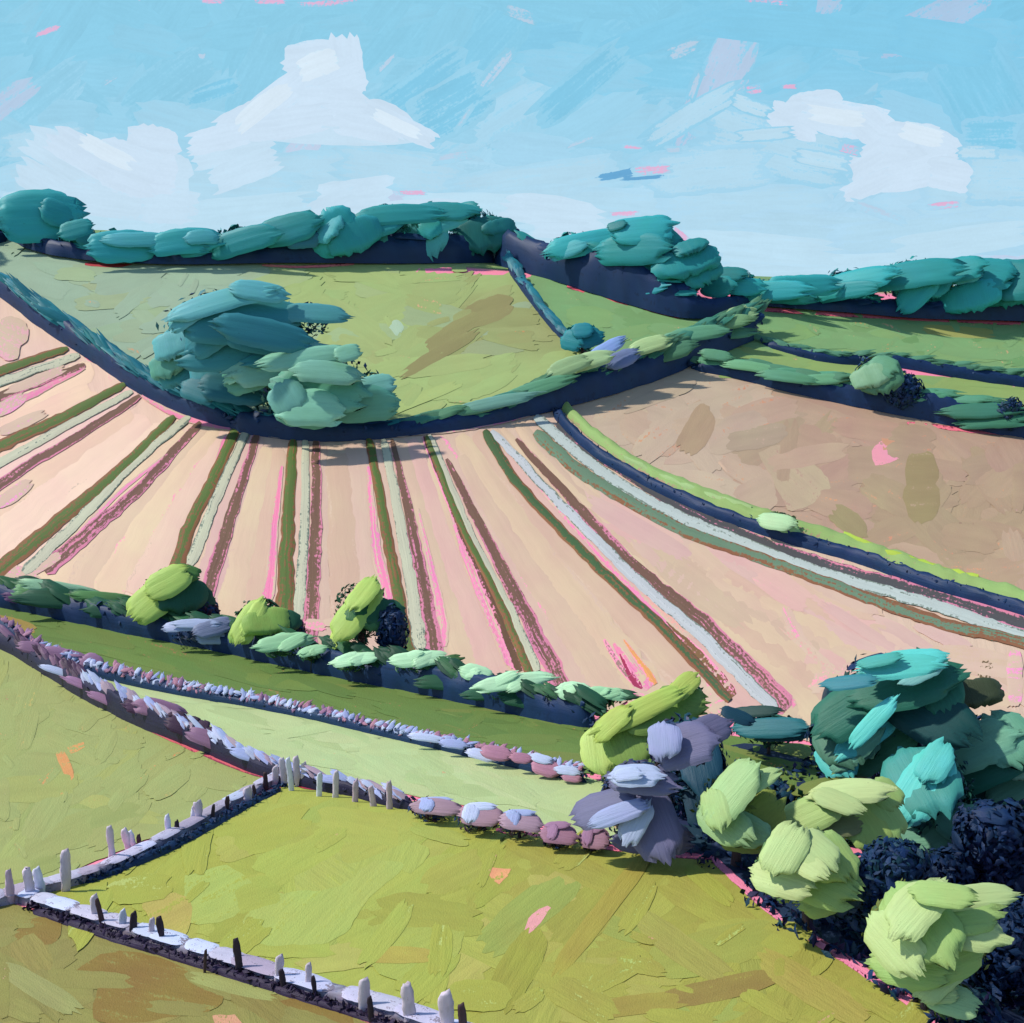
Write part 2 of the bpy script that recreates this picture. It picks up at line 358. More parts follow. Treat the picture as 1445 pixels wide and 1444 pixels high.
for i in range(len(ROWS) - 1):
    a, b = ROWS[i], ROWS[i + 1]
    m = [4, 4, 5, 4, 4, 4, 5, 7][i]; lf = [1.38, 1.32, 1.2, 1.08, 1, 1, 1, 1][i]  # left ribbons coloured lighter to offset the slope's weaker sun
    if i == 7: b = [(757, 590), (839, 690), (980, 790), (1200, 910), (1430, 1030)]
    for q in range(m):
        s = (q + .5 + rng.uniform(-.2, .2)) / m
        ln = blend_lines(a, b, s); gap = np.linalg.norm(ln[-1] - np.array(a[-1])) / max(s, .2)
        t0 = rng.uniform(0, .12); ln = ln[int(len(ln) * t0):]
        wd0 = np.linalg.norm(np.array(b[0]) - np.array(a[0])) / m * 1.3; wd1 = np.linalg.norm(np.array(b[-1]) - np.array(a[-1])) / m * 1.25
        ribbon(mb, ln, max(5, wd0), min(60, max(12, wd1)), jit(soilpal[rng.integers(len(soilpal))], .02) * lf, k, PE if rng.random() < .93 else PINK, .08, dome=.04, edge=.08); k += .06
for q in range(60):   # right-hand slope between last row and the big curve
    t = rng.uniform(0, 1); A_ = np.array([880, 715]) * (1 - t) + np.array([1420, 935]) * t + rng.uniform(-1, 1, 2) * np.array([40, 20])
    A_[1] += rng.uniform(0, 1) * (60 + 50 * t); L = rng.uniform(40, 90)
    gdab(mb, A_[0], A_[1], L, rng.uniform(8, 20), 36 - 12 * t + rng.normal(0, 5), jit(soilpal[rng.integers(len(soilpal))], .03), k, PINK if rng.random() < .2 else PE, .15); k += .05
for q in [(1122, 890, 34, 9, 62, PINK), (1150, 925, 60, 8, 42, C(228, 172, 168)), (1180, 955, 40, 16, -20, C(250, 170, 190)), (1210, 1015, 30, 14, 10, PINK), (1370, 935, 60, 20, 8, C(216, 190, 166)), (1432, 960, 12, 40, 0, C(250, 160, 210)), (1388, 960, 10, 30, 10, C(110, 92, 60)),
          (940, 870, 50, 6, 44, C(240, 176, 168)), (820, 740, 40, 5, 42, C(230, 180, 180)), (12, 575, 26, 10, -28, C(250, 160, 210)), (30, 600, 36, 8, -24, C(232, 170, 200)), (20, 700, 30, 10, -35, C(250, 160, 215)), (25, 815, 34, 14, 20, C(252, 160, 205)), (60, 800, 30, 8, -30, C(235, 180, 190)), (14, 480, 22, 30, 30, C(238, 180, 196)), (50, 540, 44, 7, -22, C(240, 180, 196)),
          (445, 884, 16, 8, 10, PINK), (470, 880, 14, 6, -10, PINK), (925, 1000, 44, 12, 30, PINK), (1005, 985, 14, 26, -20, PINK), (990, 968, 9, 20, -10, C(235, 120, 170))]:
    gdab(mb, *q[:5], q[5], k, PE, .62); k += .1
tag(mb.build('soil', M_soil), kind='structure')
# pink bare verges beside the crop rows
mb = MB()
for ln, w0, w1 in [([(398, 660), (388, 740), (378, 850)], 6, 12), ([(520, 660), (532, 780), (548, 850)], 6, 14), ([(590, 720), (618, 850), (626, 915)], 4, 14), ([(625, 680), (660, 800), (724, 945)], 4, 10), ([(645, 735), (668, 815), (718, 940)], 4, 9), ([(240, 640), (160, 705), (100, 770)], 4, 6),
                   ([(318, 618), (290, 700), (262, 760)], 7, 4), ([(120, 522), (60, 552), (0, 580)], 5, 9), ([(760, 690), (850, 790), (960, 905), (1010, 960)], 4, 8), ([(900, 800), (960, 850), (1040, 920), (1120, 1000)], 4, 14), ([(866, 910), (890, 945), (915, 975)], 8, 26),
                   ([(1000, 945), (1010, 990), (1030, 1005)], 5, 10), ([(330, 606), (420, 618), (600, 611), (700, 596), (772, 575)], 7, 9), ([(200, 560), (255, 590), (325, 607)], 8, 8)]:
    ribbon(mb, ln, w0, w1, jit(C(250, 146, 190), .08), 7.5, PE, .34, wk=1.4)
for ln, w0, w1, cc in [([(880, 905), (905, 940), (925, 968)], 3, 12, C(240, 170, 100)), ([(852, 905), (870, 935), (893, 965)], 6, 10, C(160, 130, 120)), ([(875, 925), (890, 955), (905, 975)], 4, 14, C(170, 50, 90))]:
    ribbon(mb, ln, w0, w1, cc, 8.2, PINK, .3)
tag(mb.build('verge', M_strip), kind='structure')

GR = C(92, 116, 58); PA = C(200, 202, 180); BW = C(122, 92, 78); LG = C(196, 202, 210); RST = C(140, 96, 66)
def row(green, pale, brown, wg, wp, wb, gc=GR, pc=PA, bc=BW, c2=RST):
    mb = MB(); ribbon(mb, green, *wg, gc, 8.0, c2, .24, dome=.10, dry1=.46, wk=1.2); tag(mb.build('grass_strip', M_strip), kind='structure')
    mb = MB(); ribbon(mb, brown, *wb, bc, 8.4, PINK * .7, .12, dry1=.42, wk=1.25); tag(mb.build('soil_strip', M_strip), kind='structure')
    mb = MB(); ribbon(mb, pale, *wp, pc, 9.0, C(120, 134, 124), .2, dome=.03, wk=1.15); tag(mb.build('chalk_track', M_strip), kind='structure')
row([(96, 494), (0, 526), (-200, 596)], [(112, 504), (0, 542), (-200, 612)], [(120, 517), (60, 540), (0, 562), (-200, 640)], (10, 16), (10, 14), (9, 14))
row([(176, 544), (90, 590), (0, 632), (-180, 712)], [(187, 555), (90, 606), (0, 656), (-160, 740)], [(198, 561), (110, 618), (35, 662), (0, 686), (-150, 780)], (11, 20), (9, 14), (9, 16))
row([(246, 590), (164, 670), (90, 732), (-10, 815)], [(268, 590), (190, 655), (125, 722), (34, 812)], [(283, 598), (232, 655), (180, 708), (62, 808)], (12, 20), (11, 14), (10, 19))
row([(334, 606), (295, 690), (268, 745), (238, 840)], [(350, 608), (312, 690), (268, 800)], [(364, 612), (336, 700), (282, 870)], (14, 18), (11, 15), (10, 19))
row([(414, 620), (408, 720), (400, 905)], [(430, 620), (430, 740), (421, 880)], [(446, 620), (446, 740), (436, 920)], (12, 24), (10, 14), (11, 19))
row([(520, 620), (545, 750), (580, 945)], [(541, 622), (568, 760), (594, 920)], [(553, 622), (580, 740), (620, 950)], (12, 17), (11, 17), (7, 21))
mb = MB(); ribbon(mb, [(598, 618), (648, 745), (690, 840), (735, 950)], 7, 15, C(110, 82, 60), 7.8, PINK, .3); tag(mb.build('soil_strip', M_strip), kind='structure')
row([(602, 618), (652, 745), (700, 840), (756, 972)], [(606, 616), (662, 752), (712, 850), (758, 950)], [(630, 650), (684, 757), (735, 855), (800, 985)], (9, 12), (9, 14), (8, 23))
row([(684, 610), (733, 687), (839, 798), (934, 888), (1030, 992)], [(694, 610), (786, 708), (892, 814), (976, 888), (1095, 1003)], [(728, 622), (802, 703), (902, 809), (997, 888), (1112, 1003)], (14, 13), (11, 18), (8, 27), gc=C(74, 104, 66), pc=LG)
mb = MB(); ribbon(mb, [(940, 880), (985, 925), (1035, 985)], 8, 22, C(134, 100, 66), 7.7, PINK, .3); tag(mb.build('soil_strip', M_strip), kind='structure')
row([(755, 612), (830, 675), (960, 748), (1103, 800), (1315, 878), (1442, 908), (1700, 985)], [(755, 590), (839, 660), (934, 719), (1050, 769), (1156, 809), (1315, 856), (1442, 899), (1700, 976)], [(785, 600), (855, 652), (997, 736), (1156, 796), (1315, 840), (1442, 880), (1700, 955)], (18, 14), (15, 15), (13, 20), gc=C(110, 140, 116), pc=C(188, 202, 202), bc=C(84, 84, 88))

DG = C(104, 132, 66)
field('grass_field', [(-420, 760), (-200, 810), (0, 850), (240, 885), (430, 925), (640, 970), (830, 1020), (1000, 1035), (1200, 1060), (1200, 1120), (820, 1090), (700, 1062), (520, 1020), (400, 992), (180, 950), (0, 893), (-200, 845), (-420, 800)],
      DG, 12, 90, (50, 8), (C(122, 146, 72), C(90, 120, 60), C(132, 140, 74)), col2=C(150, 120, 80), dry=.2, spread=6, accents=((C(190, 140, 90), 7, 18),), dabs=[(1090, 1085, 50, 10, 5, C(214, 150, 90), DG, .5), (20, 885, 30, 12, 16, C(160, 140, 76)), (1100, 1120, 30, 16, -30, C(140, 70, 50))])
PG = C(184, 204, 150)
field('grass_field', [(55, 930), (180, 950), (400, 996), (600, 1040), (830, 1098), (900, 1120), (900, 1200), (830, 1182), (640, 1135), (430, 1095), (260, 1035), (150, 990)],
      PG, 14, 70, (46, 10), (C(196, 210, 160), C(172, 196, 138)), col2=SAL, dry=.12, spread=12, accents=((SAL, 12, 14),), layer=1.4)
LS = C(162, 172, 108)
field('grass_field', [(-420, 850), (-200, 875), (0, 908), (100, 962), (230, 1030), (400, 1096), (230, 1175), (30, 1262), (-420, 1420)],
      LS, -15, 90, (50, 18), (C(170, 176, 100), C(146, 160, 88), C(160, 168, 104)), col2=ORG, dry=.1, accents=((ORG, 14, 12), (C(190, 178, 110), 8, 22)),
      patches=[([(78, 1065), (92, 1062), (104, 1098), (98, 1105), (90, 1092)], ORG), ([(95, 1056), (118, 1048), (120, 1058), (100, 1066)], ORG)], dabs=[(8, 1020, 14, 26, 0, C(232, 160, 110)), (10, 985, 14, 12, 0, C(206, 96, 120)), (160, 1075, 8, 5, 0, ORG), (6, 1130, 8, 30, 0, C(240, 180, 190))], layer=1.2)
LI = C(167, 174, 78)
def f9(vv):
    t = (sstep(330, 420, vv[:, 0]) * (1 - sstep(560, 640, vv[:, 0])))[:, None] * .4; t2 = sstep(640, 760, vv[:, 0])[:, None] * .55
    c = LI * (1 - t) + C(174, 190, 98) * t; return c * (1 - t2) + C(164, 158, 78) * t2
LM = C(174, 190, 102)
field('grass_field', [(408, 1104), (520, 1118), (600, 1136), (740, 1172), (870, 1194), (1008, 1212), (1050, 1250), (1100, 1290), (1200, 1352), (1300, 1425), (1330, 1560), (1100, 1800), (900, 1620), (640, 1450), (450, 1395), (340, 1356), (180, 1312), (40, 1268), (140, 1235), (250, 1182), (330, 1140)],
      f9, -24, 150, (60, 24), (C(176, 184, 92), C(158, 158, 74), C(184, 178, 104), C(150, 170, 90)), spread=24, accents=((SAL, 10, 16), (C(184, 200, 116), 22, 34)),
      patches=[([(430, 1170), (520, 1160), (520, 1210), (470, 1270), (440, 1290), (415, 1240)], C(173, 184, 96), 60), ([(520, 1200), (550, 1180), (606, 1200), (580, 1235), (548, 1220), (500, 1240)], C(171, 182, 94), -40), ([(530, 1215), (570, 1225), (520, 1270), (470, 1330), (350, 1330), (370, 1270), (470, 1255)], LM, -20),
               ([(520, 1310), (640, 1285), (650, 1340), (600, 1390), (530, 1370)], C(168, 180, 90)), ([(260, 1240), (320, 1225), (360, 1260), (320, 1300), (265, 1300)], LM), ([(735, 1325), (750, 1290), (778, 1285), (740, 1330), (722, 1345)], C(255, 166, 186)), ([(684, 1226), (722, 1230), (704, 1252)], C(244, 160, 130)),
               ([(205, 1262), (262, 1268), (270, 1305), (246, 1330), (200, 1285)], C(190, 178, 98))],
      dabs=[(730, 1370, 60, 26, -60, C(158, 160, 70)), (850, 1290, 110, 14, -52, C(168, 160, 74)), (960, 1340, 80, 20, 35, C(164, 162, 84)), (1010, 1400, 80, 16, -12, C(150, 132, 72)), (1150, 1400, 90, 22, 30, C(172, 164, 84)), (1000, 1250, 40, 12, 40, LI), (900, 1420, 70, 14, -8, C(162, 150, 74)), (1080, 1420, 40, 12, 30, C(230, 150, 120)), (1240, 1425, 50, 10, 30, C(236, 150, 130)), (960, 1440, 50, 12, 10, C(250, 160, 150)), (1100, 1368, 8, 14, 0, C(244, 150, 130)), (620, 1180, 40, 10, 15, C(168, 180, 90)), (560, 1350, 50, 12, 0, C(180, 170, 84), LI, .4)], layer=1.0)
OL = C(146, 142, 80)
field('grass_field', [(-420, 1440), (0, 1272), (40, 1284), (200, 1330), (400, 1385), (640, 1458), (760, 1560), (700, 1800), (-420, 1800)],
      OL, 10, 90, (50, 20), (C(158, 156, 92), C(140, 126, 68), C(162, 140, 80)), spread=25, accents=((ORG, 8, 18),),
      patches=[([(20, 1320), (45, 1298), (85, 1302), (80, 1330), (50, 1338), (28, 1345)], C(142, 116, 56)), ([(100, 1375), (160, 1345), (230, 1355), (310, 1400), (290, 1430), (140, 1444), (140, 1380)], C(142, 114, 54)), ([(375, 1415), (440, 1412), (500, 1440), (470, 1470), (380, 1450)], C(140, 112, 56)), ([(300, 1436), (330, 1432), (350, 1460), (315, 1460)], C(226, 158, 138))],
      dabs=[(60, 1400, 60, 16, 30, C(156, 158, 100)), (330, 1395, 60, 10, 14, C(160, 165, 100)), (250, 1425, 40, 10, 5, C(200, 160, 70)), (6, 1400, 8, 40, 0, C(250, 170, 180))], layer=1.1)
# floor of the wooded gully, shade under the trees painted in navy
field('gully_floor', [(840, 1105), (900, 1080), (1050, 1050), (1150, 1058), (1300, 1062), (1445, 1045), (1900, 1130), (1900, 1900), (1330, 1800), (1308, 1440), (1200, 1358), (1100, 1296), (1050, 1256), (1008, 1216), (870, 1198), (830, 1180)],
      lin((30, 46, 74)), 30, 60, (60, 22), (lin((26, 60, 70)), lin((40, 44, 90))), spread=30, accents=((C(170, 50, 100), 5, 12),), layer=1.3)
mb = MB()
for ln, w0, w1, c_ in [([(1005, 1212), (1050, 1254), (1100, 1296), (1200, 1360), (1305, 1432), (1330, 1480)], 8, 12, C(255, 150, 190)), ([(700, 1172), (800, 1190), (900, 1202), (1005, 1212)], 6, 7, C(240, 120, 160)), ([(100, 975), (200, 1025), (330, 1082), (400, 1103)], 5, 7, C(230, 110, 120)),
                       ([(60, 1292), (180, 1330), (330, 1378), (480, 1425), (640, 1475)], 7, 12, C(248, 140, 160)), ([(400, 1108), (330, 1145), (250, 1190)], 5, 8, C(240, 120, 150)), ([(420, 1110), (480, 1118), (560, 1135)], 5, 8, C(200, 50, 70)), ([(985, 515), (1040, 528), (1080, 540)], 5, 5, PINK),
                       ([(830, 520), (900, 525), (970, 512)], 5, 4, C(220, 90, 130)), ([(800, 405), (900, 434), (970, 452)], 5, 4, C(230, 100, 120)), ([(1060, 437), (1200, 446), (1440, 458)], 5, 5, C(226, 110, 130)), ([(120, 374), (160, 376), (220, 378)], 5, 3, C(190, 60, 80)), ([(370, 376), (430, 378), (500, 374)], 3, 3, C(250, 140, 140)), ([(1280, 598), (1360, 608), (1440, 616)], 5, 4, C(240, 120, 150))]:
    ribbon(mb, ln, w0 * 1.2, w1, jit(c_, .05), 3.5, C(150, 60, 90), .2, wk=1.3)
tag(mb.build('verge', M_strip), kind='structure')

# ------------------------------------------------------------------ the sky backdrop: a curved shell far outside, its clouds laid on it in broad marks
M_sky = bpy.data.materials.new('brushed_sky'); M_sky.use_nodes = True; nt = M_sky.node_tree; nt.nodes.clear(); g = NG(nt)
o_ = g.n('ShaderNodeOutputMaterial'); em = g.n('ShaderNodeEmission'); nt.links.new(em.outputs[0], o_.inputs[0])
A_ = lambda nm: g.n('ShaderNodeAttribute', attribute_name=nm)
st_ = A_('st').outputs['Vector']
brn = g.noise(g.v('MULTIPLY', st_, (.8, 9.0, 1.0)), 1.0, 4, .6).outputs[0]; bgn = g.noise(st_, 1.0, 3).outputs[0]; grn = g.noise(st_, 14.0, 3, .6).outputs[0]
f_ = g.m('ADD', g.m('MULTIPLY', brn, .65), g.m('MULTIPLY', grn, .35)); th_ = g.m('SUBTRACT', .72, g.m('MULTIPLY', A_('dry').outputs['Fac'], .44))
mk_ = g.ss(f_, g.m('SUBTRACT', th_, .05), g.m('ADD', th_, .05))
cc_ = g.mix(mk_, A_('Col').outputs['Color'], A_('Col2').outputs['Color'])
vl_ = g.m('MULTIPLY_ADD', g.m('SUBTRACT', brn, .5), .16, 1.0); vl_ = g.m('MULTIPLY_ADD', g.m('SUBTRACT', bgn, .5), .12, vl_); vl_ = g.m('MULTIPLY_ADD', g.m('SUBTRACT', grn, .5), .08, vl_)
nt.links.new(g.v('MULTIPLY', cc_, g.xyz(vl_, vl_, vl_)), em.inputs[0]); M_sky.cycles.emission_sampling = 'NONE'
SR = 4600.0
def skyat(X_, Y_, lay):
    dx = (X_ - 722.5); du = (722.0 - Y_)
    D = np.stack([dx, F * FW[1] + du * UP[1], F * FW[2] + du * UP[2]], -1); D /= np.linalg.norm(D, axis=-1, keepdims=True)
    return D * (SR - 3.0 * lay) + np.array([0, 0, CZ])
def sbase(X_, Y_):
    t = sstep(30, 400, Y_)[..., None]; r = sstep(500, 1400, X_)[..., None] * .7
    a = lin((142, 206, 233)) * (1 - t) + lin((186, 222, 243)) * t; b = lin((126, 200, 233)) * (1 - t) + lin((180, 218, 241)) * t
    return a * (1 - r) + b * r
sk = MB()
gx, gy = np.meshgrid(np.arange(-2400, 3850, 40.0), np.arange(-760, 620, 40.0)); w = skyat(gx, gy, 0); nx = gx.shape[1]
f = [(j * nx + i, j * nx + i + 1, (j + 1) * nx + i + 1, (j + 1) * nx + i) for j in range(gx.shape[0] - 1) for i in range(nx - 1)]
sk.add(w, f, sbase(gx.ravel(), gy.ravel()), np.stack([gx.ravel() / 60, gy.ravel() / 60, gx.ravel() * 0], -1))
slay = [1.0]
def sdab(cx, cy, L, Wd, ang, rgb, dry=.25, c2=None, blunt=.62):
    nu, nv = 13, 9; u = np.linspace(-1, 1, nu); v_ = np.linspace(-1, 1, nv); U, Vv = np.meshgrid(u, v_, indexing='ij')
    e0 = rng.uniform(-.18, .14, nv); e1 = rng.uniform(-.18, .14, nv); bend = rng.uniform(-.2, .2)
    ext = np.where(U > 0, 1 + e1[None] * U, 1 - e0[None] * U); x = L * U * ext; pr = blunt + (1 - blunt) * np.sqrt(np.clip(1 - U ** 2, 0, 1))
    y = Wd * (Vv * pr + bend * U * U) + rng.uniform(-.05, .05, U.shape) * Wd
    a = R(ang); X_ = cx + x * math.cos(a) - y * math.sin(a); Y_ = cy + x * math.sin(a) + y * math.cos(a)
    f = [(i * nv + j, i * nv + j + 1, (i + 1) * nv + j + 1, (i + 1) * nv + j) for i in range(nu - 1) for j in range(nv - 1)]
    base = sbase(np.array(cx), np.array(cy)) if c2 is None else c2
    edge = np.maximum(np.abs(U), np.abs(Vv)).ravel() ** 6
    st = np.stack([x.ravel() / 60 + cx * .37, y.ravel() / 60 + cy * .73, np.full(x.size, cx * .1)], -1)
    sk.add(skyat(X_, Y_, slay[0]).reshape(-1, 3), f, rgb, st, base, dry + (.6 if c2 is None else .25) * edge); slay[0] += .35
for q in range(520):
    cx = rng.uniform(-900, 2300); cy = rng.uniform(-350, 440)
    if q % 2 == 0: cx = rng.uniform(-40, 1500); cy = rng.uniform(-30, 420)
    a = rng.choice([-50, -30, 15, -8], p=[.3, .2, .2, .3]) + rng.normal(0, 12)
    cjit = sbase(np.array(cx + rng.normal(0, 120)), np.array(cy + rng.normal(0, 32))) * (1 + rng.uniform(-.015, .015))
    if rng.random() < .03: cjit = cjit * .6 + lin((214, 200, 228)) * .4
    sdab(cx, cy, rng.uniform(40, 100), rng.uniform(16, 36), a, cjit, .3, sbase(np.array(cx), np.array(cy)))
def sp(rgb, *strokes, k=1.0, dry=.12):
    c = lin(rgb)
    for (cx, cy, L, Wd, ang) in strokes: sdab(cx, cy, L * k, Wd * k, ang, c * (1 + rng.uniform(-.012, .012)), dry, c * .7 + sbase(np.array(float(cx)), np.array(float(cy))) * .3 if sum(rgb) > 655 else None, .8)
VE = (180, 219, 240); V2 = (190, 224, 243); WH = (205, 227, 246); W2 = (198, 225, 244); PK = (226, 184, 218); LP = (186, 212, 235); DB = (134, 203, 233)
sp(DB, (600, 120, 70, 30, -35), (640, 150, 60, 40, -30), (1180, 45, 180, 24, 5), (1380, 120, 60, 60, 60), (1330, 60, 70, 30, 10), (1400, 190, 40, 26, 0), (820, 120, 80, 24, -40), (300, 130, 40, 14, -20), dry=.35)
sp(VE, (430, 250, 120, 38, -4), (300, 270, 130, 36, 4), (120, 260, 120, 50, -10), (60, 200, 60, 22, -10), (560, 240, 90, 30, 8), (760, 260, 120, 30, -8), (900, 300, 140, 34, 4), (700, 300, 120, 34, -5), (1060, 300, 130, 40, 0), (1180, 330, 150, 32, 3), (1380, 300, 90, 60, 6), (1090, 210, 110, 44, 14), (1000, 240, 90, 34, -6), (1410, 250, 50, 40, 0), (980, 160, 80, 18, -30), (1290, 330, 120, 24, -6), dry=.3)
sp(V2, (220, 310, 130, 24, 0), (80, 300, 80, 26, 8), (330, 300, 110, 22, -6), (840, 330, 110, 20, 0), (1180, 375, 160, 16, -2), (1060, 350, 120, 22, 4), (1360, 340, 90, 20, -8), (640, 290, 80, 18, 0), dry=.25)
sp(W2, (95, 222, 62, 26, 32), (70, 262, 50, 22, 30), (180, 285, 90, 26, 6), (235, 265, 34, 50, 4), dry=.2)
sp(WH, (135, 225, 70, 24, 30), (215, 225, 36, 48, 8), (180, 240, 44, 36, 20), dry=.1)
sp(W2, (470, 185, 110, 20, 2), (330, 210, 60, 22, -12), (345, 240, 50, 20, -20), (500, 275, 54, 22, -8), (470, 290, 34, 16, -20), (550, 300, 90, 16, -4), (780, 298, 70, 22, 8), (790, 325, 40, 12, 0), dry=.15)
sp(WH, (437, 82, 40, 24, -8), (487, 92, 44, 26, 82), (455, 125, 60, 32, -20), (390, 140, 64, 22, -38), (345, 168, 44, 20, -25), (470, 150, 50, 28, 5), (400, 175, 64, 22, -8), (310, 195, 44, 18, -12), (545, 165, 36, 20, 25), (575, 182, 44, 14, 26), (520, 180, 46, 18, 10), dry=.06)
sp(WH, (1120, 172, 36, 20, 25), (1150, 150, 40, 22, -8), (1190, 168, 56, 26, 10), (1245, 190, 44, 26, 40), (1240, 235, 40, 34, -30), (1285, 200, 40, 28, 5), (1320, 215, 34, 34, 30), (1290, 245, 60, 22, -12), (1225, 262, 36, 14, -25), (1340, 245, 30, 24, 10), dry=.1)
sp((216, 234, 248), (450, 90, 30, 18, -20), (370, 150, 44, 14, -38), (560, 176, 36, 9, 26), (1180, 165, 40, 12, 8), (1300, 190, 30, 14, 15), (150, 215, 40, 12, 28), dry=.15)
sp((188, 222, 241), (1060, 150, 30, 12, 20), (1080, 190, 40, 10, -5), (1160, 225, 40, 12, 10), (1380, 215, 30, 10, 0), dry=.3)
sp((108, 172, 216), (875, 246, 34, 6, -12), (905, 250, 30, 4, -4), dry=.1)
sp(PK, (918, 240, 30, 8, -6), (893, 208, 16, 3.5, 3), (1064, 127, 14, 8, -12), (1113, 122, 12, 4, 0), (583, 271, 20, 5, 0), (1332, 290, 24, 6, -6), (1200, 211, 16, 8, 15), (66, 44, 22, 5, -18), (1002, 360, 18, 6, 8), (460, 5, 50, 5, -3), (380, 3, 26, 5, 3), (880, 302, 24, 4, -4), (960, 330, 18, 5, 40), (300, 2, 20, 4, 0), (1080, 3, 36, 4, 4), dry=.45)
sp(LP, (640, 222, 30, 8, -10), (155, 113, 14, 4, -30), (545, 90, 20, 4, -45), (655, 168, 24, 4, -55), (965, 70, 26, 12, -20), (735, 20, 26, 10, 20), (950, 212, 12, 6, 0), (820, 200, 24, 3, -20), (1240, 300, 40, 8, 20), (980, 120, 24, 8, -70), (285, 80, 6, 5, 0), (700, 100, 40, 8, -50), dry=.5)
so_ = sk.build('sky', M_sky); tag(so_, kind='structure')

# ------------------------------------------------------------------ foliage pieces
def unit(a): a = np.asarray(a, float); return a / (np.linalg.norm(a) + 1e-9)
def fdab(mb, c, a, b, n, L, Wd, T, col, rag=.07, col2=None, dry=.15, curve=.06, nu=13, nv=13):
    """one leafy spray: a thick domed mark with a ragged end, length axis a, width axis b, facing n"""
    u = np.linspace(-1, 1, nu); v_ = np.linspace(-1, 1, nv); U, Vv = np.meshgrid(u, v_, indexing='ij')
    e0 = rng.uniform(-rag, rag * .6, nv); e1 = rng.uniform(-rag, rag * 1.4, nv); rd_ = 1 - .18 * v_ ** 2; e0 = e0 + rd_ - 1; e1 = e1 + rd_ - 1
    ext = np.where(U > 0, 1 + e1[None] * U ** 2, 1 + e0[None] * U ** 2)
    pr = .48 + .52 * np.sqrt(np.clip(1 - np.abs(U) ** 2.6, 0, 1)); bend = rng.uniform(-.18, .18)
    x = L * U * ext; y = Wd * (Vv * pr + bend * U * U) + rng.uniform(-.04, .04, U.shape) * Wd
    dome = np.sqrt(np.clip(1 - Vv ** 6, 0, 1)) * np.clip(1 - U ** 8, 0, 1) ** .5
    ridge = rng.uniform(-.13, .13, nv)[None, :] * (1 - Vv ** 2) + rng.uniform(-.04, .04, U.shape)
    zt = T * (dome + ridge * dome) - curve * L * U ** 2 - curve * Wd * Vv ** 2
    zb = -T * .5 * dome - curve * L * U ** 2 - curve * Wd * Vv ** 2
    def P3(z_): return (c + x[..., None] * a + y[..., None] * b + z_[..., None] * n).reshape(-1, 3)
    q = [(i * nv + j, i * nv + j + 1, (i + 1) * nv + j + 1, (i + 1) * nv + j) for i in range(nu - 1) for j in range(nv - 1)]
    up = np.dot(np.cross(b, a), n) > 0
    f1 = q if up else [t[::-1] for t in q]
    m = nu * nv; f2 = [tuple(i + m for i in t[::-1]) for t in f1]
    s = L * 2 / max(L, .01); k = 1.3 / max(L, .05)
    st = np.stack([x.ravel() * k + c[0] * 3.1, y.ravel() * k + c[1] * 1.7, np.full(m, c[2])], -1)
    ed = np.abs(U).ravel() ** 5 * .35
    mb.add(np.vstack([P3(zt), P3(zb)]), f1 + f2, col, np.vstack([st, st]), col2, np.concatenate([dry + ed, dry + ed]))
def leaves(mb, C0, RX, RY, RZ, num, size, pal, shell=.5, axes=None):
    """many small folded leaf clumps through an ellipsoid"""
    d = rng.normal(0, 1, (num, 3)); d /= np.linalg.norm(d, axis=1)[:, None]
    r = rng.uniform(shell ** 3, 1, num) ** (1 / 3) * rng.uniform(.86, 1.0, num)
    r = r * np.array([1 - .55 * abs(noise.noise((q[0] * 1.6 + C0[0], q[1] * 1.6 + C0[1], q[2] * 1.6))) for q in d])
    pos = d * r[:, None] * np.array([RX, RY, RZ])
    if axes is not None: pos = pos @ axes
    pos = pos + C0
    nrm = d + rng.normal(0, .45, (num, 3)); nrm /= np.linalg.norm(nrm, axis=1)[:, None]
    t = rng.normal(0, 1, (num, 3)); t -= (t * nrm).sum(1)[:, None] * nrm; t /= np.linalg.norm(t, axis=1)[:, None]; b = np.cross(nrm, t)
    s = size * rng.uniform(.5, 1.4, num)[:, None]; w = s * rng.uniform(.35, .6, num)[:, None]
    V = np.stack([pos - t * s, pos - t * s * .2 + b * w, pos + t * s, pos - t * s * .1 - b * w, pos + nrm * w * .6], 1).reshape(-1, 3)
    f = []
    for i in range(num): o = i * 5; f += [(o, o + 4, o + 1), (o + 1, o + 4, o + 2), (o + 2, o + 4, o + 3), (o + 3, o + 4, o)]
    pa = np.array(pal); ci = pa[rng.integers(len(pa), size=num)] * rng.uniform(.75, 1.2, (num, 1))
    mb.add(V, f, np.repeat(ci, 5, 0), V * 2.0)
def tube(mb, p0, p1, r0, r1, col, n=7, bend=.0):
    p0 = np.array(p0, float); p1 = np.array(p1, float); ax = unit(p1 - p0); s = unit(np.cross(ax, [0.3, 1, .2])); t = np.cross(ax, s); k = 5
    V = []; off = rng.normal(0, 1, 3) * bend * np.linalg.norm(p1 - p0)
    for i in range(k + 1):
        q = i / k; c = p0 * (1 - q) + p1 * q + off * math.sin(q * math.pi); r = r0 + (r1 - r0) * q
        for j in range(n):
            an = 2 * math.pi * j / n; rr = r * rng.uniform(.9, 1.1); V.append(c + s * rr * math.cos(an) + t * rr * math.sin(an))
    f = [(i * n + j, i * n + (j + 1) % n, (i + 1) * n + (j + 1) % n, (i + 1) * n + j) for i in range(k) for j in range(n)] + [tuple(range(k * n, k * n + n)), tuple(range(n))[::-1]]
    mb.add(V, f, col)
CAMP = np.array([0, 0, CZ])
def frame_at(p):
    vd = unit(np.array(p) - CAMP); rt = np.array([1.0, 0, 0]); rt = unit(rt - vd * rt.dot(vd)); up = np.cross(rt, vd); return vd, rt, up
FG = lambda c: lin(c) / .92      # colours of leafage
